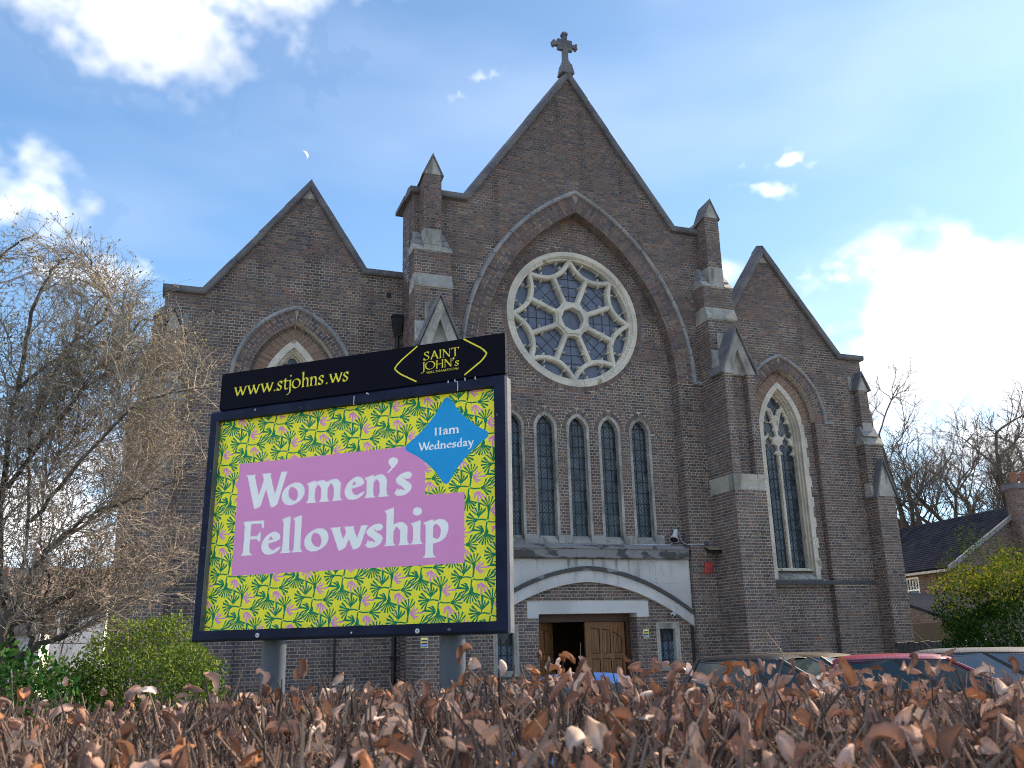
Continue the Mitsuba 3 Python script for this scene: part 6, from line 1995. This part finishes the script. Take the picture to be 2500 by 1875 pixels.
# ---- big bare trees behind the brick house
def oak(key, label, base, H, spread, seed, lean=(0, 0), levels=(11, 5, 6, 5)):
    lab(key, label, 'tree')
    rng = np.random.default_rng(seed)
    base = np.array(base, float)
    tr = curve_from(base[None], np.array([[lean[0], lean[1], 1.0]]), np.array([H * 0.42]), 7, rng, 0.06, 0.2)
    mb = MB()
    col = np.array([(0.10, 0.086, 0.072)])
    tubes_many(tr, taper(np.array([0.42]), np.array([0.27]), 7), 9, col, mb)
    n1 = levels[0]
    th = np.arange(n1) * 2.4 + rng.uniform(0, 1, n1)
    el = rng.uniform(0.25, 1.25, n1)
    d = np.stack([np.cos(th) * np.cos(el), np.sin(th) * np.cos(el), np.sin(el)], 1)
    p = tr[0, rng.integers(3, 7, n1)]
    b1 = curve_from(p, d, H * rng.uniform(0.92, 1.06, n1) * (0.46 * np.cos(el) + 0.47 * np.sin(el)), 9, rng, 0.17, 0.07)
    tubes_many(b1, taper(np.full(n1, 0.24), np.full(n1, 0.07), 9), 7, np.repeat(col, n1, 0), mb)
    mb.put(key + '__trunk', M_BARK, smooth=True)
    mb = MB()
    B_ = b1
    spec = ((levels[1], 0.26, 0.075, 0.026, 7, 4, 0.20), (levels[2], 0.15, 0.034, 0.013, 6, 3, 0.22), (levels[3], 0.085, 0.018, 0.009, 5, 3, 0.24))
    for per, fl_, r0, r1, n, k, wob in spec:
        kk, t_, p, d = side_shoots(B_, per, rng, 0.75, 0.28, (0.42 if n == 7 else 0.25, 1.0))
        b = curve_from(p, d, H * fl_ * rng.uniform(0.6, 1.25, len(p)), n, rng, wob, 0.05)
        tubes_many(b, taper(np.full(len(b), r0), np.full(len(b), r1), n), k, pick([(0.11, 0.095, 0.08), (0.15, 0.13, 0.11)], len(b), rng), mb)
        B_ = b
    kk, t_, p, d = side_shoots(B_, 3, rng, 0.9, 0.2, (0.2, 1.0))
    b = curve_from(p, d, H * 0.04 * rng.uniform(0.5, 1.3, len(p)), 3, rng, 0.2)
    tubes_many(b, taper(np.full(len(b), 0.011), np.full(len(b), 0.006), 3), 3, pick([(0.16, 0.135, 0.115), (0.20, 0.165, 0.14)], len(b), rng), mb)
    mb.put(key + '__crown', M_BARK)
    lab(key + '__crown', kind='stuff')


oak('oak_tree', 'large bare oak behind the slate roof, nearest the church', (33.9, 23.8, 0), 13.3, 7, 41)
oak('oak_tree_001', 'large bare oak behind the slate roof, left of the chimney', (38.0, 21.2, 0), 13.5, 7, 52)
oak('oak_tree_002', 'bare oak at the right edge behind the chimney', (43.3, 17.2, 0), 12.6, 6, 63, levels=(9, 6, 6, 5))


# ---- bushes
def bush(key, label, centre, radii, n, size, cols, seed, lump=0.35, cat='bush', top=None, sunlit_cols=None, stems=30, hole=0.36):
    lab(key, label, cat)
    rng = np.random.default_rng(seed)
    centre, radii = np.array(centre, float), np.array(radii, float)
    u = rng.normal(0, 1, (n * 2, 3))
    u /= np.linalg.norm(u, axis=1, keepdims=True)
    bumps = meshkit.fbm(u * 2.3 + seed, 4, seed)
    rad = (0.72 + lump * 1.6 * (bumps - 0.5)) + 0.22
    depth = rng.random(len(u)) ** 0.45
    pts = centre + u * (rad * (0.45 + 0.55 * depth))[:, None] * radii
    fine = meshkit.fbm(pts * (2.2 / radii.mean()) * 1.8, 3, seed + 5)
    keep = (fine > hole) & (pts[:, 2] > 0.05)
    pts, u, depth = pts[keep][:n], u[keep][:n], depth[keep][:n]
    c = pick(cols, len(pts), rng, 0.3)
    if sunlit_cols is not None:  # sunlit tones coloured into the upper leaves, shaded tones below
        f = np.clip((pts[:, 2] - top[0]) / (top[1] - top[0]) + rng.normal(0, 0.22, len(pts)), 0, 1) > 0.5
        c = np.where(f[:, None], pick(sunlit_cols, len(pts), rng, 0.3), c)
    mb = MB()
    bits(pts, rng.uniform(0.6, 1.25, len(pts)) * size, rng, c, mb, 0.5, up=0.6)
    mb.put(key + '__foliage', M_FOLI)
    lab(key + '__foliage', kind='stuff')
    a = rng.uniform(0, 2 * np.pi, stems)
    p = np.stack([centre[0] + np.cos(a) * radii[0] * 0.25, centre[1] + np.sin(a) * radii[1] * 0.25, np.zeros(stems)], 1)
    tgt = pts[rng.integers(0, len(pts), stems)]
    t = np.linspace(0, 1, 6)[None, :, None]
    P = p[:, None] * (1 - t) + tgt[:, None] * t + rng.normal(0, 0.03, (stems, 6, 3)) * (t * (1 - t) * 4)
    mb = MB()
    tubes_many(P, taper(np.full(stems, 0.018), np.full(stems, 0.004), 6), 4, pick(BARKS, stems, rng), mb)
    mb.put(key + '__stem', M_BARK)
    lab(key + '__stem', kind='stuff')


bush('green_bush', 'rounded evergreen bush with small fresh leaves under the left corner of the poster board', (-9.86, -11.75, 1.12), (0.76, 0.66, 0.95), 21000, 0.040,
     [(0.055, 0.10, 0.018), (0.04, 0.08, 0.016), (0.08, 0.13, 0.022)], 71, top=(1.1, 1.9), sunlit_cols=[(0.14, 0.20, 0.035), (0.10, 0.16, 0.03), (0.18, 0.22, 0.05)])
bush('green_bush_001', 'darker wing of evergreen growth between the rounded bush and the bare tree', (-10.55, -11.6, 0.95), (0.62, 0.6, 0.78), 11000, 0.040,
     [(0.045, 0.085, 0.018), (0.03, 0.065, 0.014)], 72, top=(0.9, 1.6), sunlit_cols=[(0.12, 0.17, 0.035), (0.07, 0.12, 0.025)])
bush('laurel', 'low dark laurel with broad leaves at the left edge behind the hedge', (-10.95, -12.75, 1.05), (0.85, 0.5, 0.78), 2600, 0.075,
     [(0.018, 0.06, 0.016), (0.03, 0.085, 0.02), (0.05, 0.11, 0.03)], 73)
bush('yellow_bush', 'big bush with sunlit yellow green put into its top leaves and shade into its underside at right', (5.75, -7.1, 1.70), (1.75, 1.5, 1.55), 22000, 0.070,
     [(0.014, 0.036, 0.007), (0.02, 0.048, 0.009), (0.010, 0.026, 0.006)], 74, lump=0.75, hole=0.43, top=(1.9, 2.8), sunlit_cols=[(0.19, 0.20, 0.024), (0.11, 0.15, 0.02), (0.06, 0.10, 0.014), (0.30, 0.26, 0.028)])  # shade under the crown is put into the dark lower tones
bush('yellow_bush_001', 'dull green shrub against the brick gable above the yellow green bush', (11.8, -1.2, 2.35), (1.7, 1.5, 2.25), 7000, 0.08,
     [(0.05, 0.075, 0.02), (0.08, 0.10, 0.025), (0.035, 0.06, 0.015)], 75, lump=0.5)

# ---- the beech hedge in front
hk = 'beech_hedge'
lab(hk, 'clipped beech hedge with bare twigs and curled brown dead leaves along the front', 'hedge')
rng = np.random.default_rng(91)
RH, FH = np.array([0.935, -0.355, 0.0]), np.array([0.355, 0.935, 0.0])
CG = np.array([-9.775, -20.715, 0.0])          # the street end of the hedge's cross axis, on the ground


def hp(s, t, z):
    s, t, z = (np.asarray(q, float) for q in (s, t, z))
    return CG + s[..., None] * RH + t[..., None] * FH + z[..., None] * Zv


def top_z(s, t):
    return 1.566 + 0.05 * (meshkit.noise(np.stack([s * 2.2, t * 2.2, s * 0], -1), 5) - 0.5) + 0.02 * (meshkit.noise(np.stack([s * 9, t * 9, s * 0], -1), 6) - 0.5) + 0.01 * np.clip(t - 1.2, -1, 1.5)


TW = [(0.16, 0.115, 0.095), (0.10, 0.075, 0.066), (0.25, 0.19, 0.15), (0.07, 0.052, 0.046), (0.18, 0.12, 0.09), (0.14, 0.115, 0.10)]
tw = MB()
n = 7000
s_ = rng.uniform(-2.3, 2.3, n)
t_ = rng.uniform(0.70, 2.45, n)
L = rng.uniform(0.10, 0.34, n)
z1 = top_z(s_, t_) + rng.normal(0, 0.016, n)
z1 = np.minimum(z1, 1.69 - 0.125 * np.clip(1.25 - t_, 0, 1))
d = np.stack([rng.normal(0, 0.38, n), rng.normal(0, 0.38, n), np.ones(n)], 1)
d /= np.linalg.norm(d, axis=1, keepdims=True)
start = hp(s_, t_, z1) - d * L[:, None]
P = curve_from(start, d, L, 4, rng, 0.10, 0.04)
tubes_many(P, taper(rng.uniform(0.0018, 0.0034, n), rng.uniform(0.0012, 0.0023, n), 4), 5, pick(TW, n, rng, 0.42), tw)
kk, tt, p, dd = side_shoots(P, 2, rng, 0.9, 0.35, (0.15, 0.95))
L2 = rng.uniform(0.03, 0.12, len(p))
Q = curve_from(p, dd, L2, 3, rng, 0.12, 0.08)
ok = Q[:, -1, 2] < 1.60
Q = Q[ok]
tubes_many(Q, taper(np.full(len(Q), 0.0016), np.full(len(Q), 0.0009), 3), 4, pick(TW, len(Q), rng, 0.3), tw)
# taller shoots that stand out of the clipped top
n = 300
s_, t_ = rng.uniform(-1.6, 1.7, n), rng.uniform(1.0, 2.45, n)
d = np.stack([rng.normal(0, 0.5, n), rng.normal(0, 0.3, n), np.ones(n)], 1)
d /= np.linalg.norm(d, axis=1, keepdims=True)
L = rng.uniform(0.10, 0.20, n)
tips = hp(s_, t_, np.minimum(top_z(s_, t_) + rng.uniform(0.01, 0.075, n), 1.70 - 0.02 * t_))
P = curve_from(tips - d * L[:, None], d, L, 5, rng, 0.07, 0.02)
tubes_many(P, taper(np.full(n, 0.0026), np.full(n, 0.0012), 5), 5, pick(TW, n, rng, 0.3), tw)
# the older wood inside
n = 1500
s_, t_ = rng.uniform(-2.6, 2.6, n), rng.uniform(0.6, 2.45, n)
P = curve_from(hp(s_, t_, np.zeros(n)), np.stack([rng.normal(0, 0.2, n), rng.normal(0, 0.2, n), np.ones(n)], 1), rng.uniform(1.1, 1.42, n), 6, rng, 0.10, 0.15)
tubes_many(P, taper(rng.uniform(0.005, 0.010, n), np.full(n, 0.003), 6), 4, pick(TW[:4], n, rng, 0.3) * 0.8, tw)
tw.put(hk + '__twigs', M_BARK, smooth=True)
lab(hk + '__twigs', kind='stuff')
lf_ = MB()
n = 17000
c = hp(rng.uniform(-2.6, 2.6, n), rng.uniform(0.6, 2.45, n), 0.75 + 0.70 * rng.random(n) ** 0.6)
bits(c, rng.uniform(0.04, 0.075, n), rng, pick([(0.05, 0.028, 0.016), (0.07, 0.038, 0.022), (0.035, 0.022, 0.015)], n, rng, 0.3), lf_, 0.6)  # leaf colours darkened to put shade into the hedge gaps
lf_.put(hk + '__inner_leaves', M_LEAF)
lab(hk + '__inner_leaves', kind='stuff')
NL, NWI = 8, 6


def beech_leaf(c, size, az, tilt, curl, fold, roll, rng, col):
    """a dead leaf: ribbed, folded along the midrib, curled along its length"""
    l = np.linspace(0, 1, NL)
    w = np.linspace(-1, 1, NWI + 1)
    wid = 0.34 * np.sin(np.pi * np.clip(l * 0.94 + 0.03, 0, 1)) ** 0.75 * (1 - 0.25 * l)
    Lg, Wg = np.meshgrid(l, w, indexing='ij')
    ang = curl * (Lg - 0.3)
    x = np.sin(ang) / (abs(curl) + 1e-6) * np.sign(curl) if abs(curl) > 0.05 else Lg
    z = (1 - np.cos(ang)) / (curl if abs(curl) > 0.05 else 1e9)
    wy = Wg * wid[:, None]
    fa = fold * np.abs(Wg)
    y = wy * np.cos(fa)
    h = np.abs(wy) * np.sin(fa) + 0.016 * np.sin(Lg * 2 * np.pi * 6 - np.abs(Wg) * 5) * (np.abs(Wg) > 0.1) + 0.11 * (meshkit.noise(np.stack([Lg * 3.2 + roll * 5, Wg * 2.2 + az * 3, Lg * 0 + size * 900], -1), 2) - 0.5) + 0.07 * np.sin(Lg * 9 + Wg * 4 + roll * 3) * np.abs(Wg)
    V = np.stack([x - h * np.sin(ang), y, z + h * np.cos(ang)], -1).reshape(-1, 3) * size
    ca, sa, ct, st_, cr_, sr = math.cos(az), math.sin(az), math.cos(tilt), math.sin(tilt), math.cos(roll), math.sin(roll)
    Rr = np.array([[1, 0, 0], [0, cr_, -sr], [0, sr, cr_]])
    Rt = np.array([[ct, 0, -st_], [0, 1, 0], [st_, 0, ct]])
    Ra = np.array([[ca, -sa, 0], [sa, ca, 0], [0, 0, 1]])
    V = V @ (Ra @ Rt @ Rr).T + c
    k = NWI + 1
    i, j = np.meshgrid(np.arange(NL - 1), np.arange(NWI), indexing='ij')
    a = (i * k + j).ravel()
    F = np.vstack([np.stack([a, a + 1, a + k + 1], 1), np.stack([a, a + k + 1, a + k], 1)])
    rib = np.exp(-(Wg * 7) ** 2).reshape(-1, 1) * 0.35
    vein = (0.5 + 0.5 * np.sin(Lg * 2 * np.pi * 6 - np.abs(Wg) * 5)).reshape(-1, 1) * 0.14
    edge = np.clip(np.abs(Wg) - 0.6, 0, 1).reshape(-1, 1) * 0.4
    C = np.array(col)[None] * (1 + rib + vein - edge)
    return V, F, C


LC_ = [(0.38, 0.265, 0.22), (0.25, 0.14, 0.105), (0.50, 0.39, 0.335), (0.16, 0.088, 0.062), (0.33, 0.22, 0.18), (0.28, 0.135, 0.075), (0.28, 0.195, 0.165), (0.22, 0.145, 0.125)]
clumps = [(0.20, 1.55, 0.10, 26), (0.36, 1.9, 0.12, 34), (0.50, 1.75, 0.12, 34), (0.62, 2.1, 0.16, 34), (0.78, 1.5, 0.10, 22), (0.10, 2.2, 0.14, 22), (-0.10, 2.1, 0.14, 14), (0.95, 1.25, 0.10, 16), (0.62, 1.05, 0.06, 10), (0.42, 1.12, 0.08, 12),
          (1.05, 2.1, 0.2, 30), (1.25, 1.6, 0.2, 24), (0.80, 1.0, 0.07, 10), (0.30, 1.0, 0.05, 6), (-0.85, 2.1, 0.2, 22), (-1.15, 1.9, 0.2, 22), (-0.55, 2.2, 0.15, 12), (-0.9, 1.4, 0.15, 12), (-0.62, 1.15, 0.08, 8), (-0.40, 1.05, 0.06, 6)]
spec = []
for s0, t0, r_, m_ in clumps:
    for _ in range(m_):
        s1, t1 = s0 + rng.normal(0, r_), t0 + rng.normal(0, r_ * 1.3)
        spec.append((s1, np.clip(t1, 0.8, 2.5), rng.uniform(-0.03, 0.075) * (1 if t1 > 1.25 else 0.25)))
for _ in range(2600):
    s1, t1 = rng.uniform(-1.9, 1.9), rng.uniform(0.8, 2.45)
    spec.append((s1, t1, rng.uniform(-0.10, 0.016)))
made = []
for s1, t1, dz in spec:
    zt = float(top_z(np.array([s1]), np.array([t1]))[0])
    z = min(zt + dz, 1.695 - 0.13 * max(0, 1.25 - t1) - 0.02)
    c = hp(np.array([s1]), np.array([t1]), np.array([z]))[0]
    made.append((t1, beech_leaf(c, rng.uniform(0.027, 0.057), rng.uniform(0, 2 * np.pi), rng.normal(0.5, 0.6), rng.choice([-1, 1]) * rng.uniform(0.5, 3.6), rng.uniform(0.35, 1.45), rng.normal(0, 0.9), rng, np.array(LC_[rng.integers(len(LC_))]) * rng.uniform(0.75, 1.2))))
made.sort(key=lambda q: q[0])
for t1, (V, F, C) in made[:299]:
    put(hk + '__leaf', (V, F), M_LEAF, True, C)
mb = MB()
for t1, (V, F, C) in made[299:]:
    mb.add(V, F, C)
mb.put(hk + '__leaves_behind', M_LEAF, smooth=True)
lab(hk + '__leaves_behind', kind='stuff')
# a young shoot with opening leaves at the right end
sp = smooth_path([hp(np.array(1.12), np.array(1.5), np.array(1.45)), hp(np.array(1.02), np.array(1.5), np.array(1.56)), hp(np.array(0.94), np.array(1.5), np.array(1.66)), hp(np.array(0.915), np.array(1.5), np.array(1.705))], 5)
mb = MB()
tube(sp, np.linspace(0.0035, 0.0018, len(sp)), 6, mb, (0.24, 0.16, 0.11))
mb.put(hk + '__shoot', M_BARK, smooth=True)
for i in range(7):
    c = sp[3 + i] if 3 + i < len(sp) else sp[-1]
    V, F, C = beech_leaf(c, 0.030 + 0.004 * (i % 3), i * 2.1, 0.6, 0.8, 0.5, 0.2, rng, (0.14, 0.20, 0.05))
    put(hk + '__young_leaf', (V, F), M_FOLI, True, C)

# ---- the young moon: the sunlit crescent of a far sphere
mdir = np.array([0.0997715, 0.8621998, 0.4966459])
mdir /= np.linalg.norm(mdir)
mc, mr = mdir * 3600.0, 3600.0 * 0.0050
fx = SUN - mdir * np.dot(SUN, mdir)
fx /= np.linalg.norm(fx)
fy = np.cross(mdir, fx)
aa = np.linspace(-1, 1, 25) * math.radians(88)
outer_ = [mc + mr * (math.cos(a) * fx + math.sin(a) * fy) for a in aa]
inner2 = [mc + mr * (0.52 * math.cos(a) * fx + math.sin(a) * fy - mdir * math.sqrt(max(0, 1 - (0.52 * math.cos(a)) ** 2 - math.sin(a) ** 2))) for a in aa]
V = np.vstack([outer_, inner2])
F = np.array([[i, i + 1, i + 26] for i in range(24)] + [[i, i + 26, i + 25] for i in range(24)])
scene['moon'] = mikit.ply((V, F), mat('moon_dust', two(pr((0.45, 0.47, 0.52), 0.95))))
lab('moon', 'pale thin crescent moon in the blue sky above the left gable', 'moon')
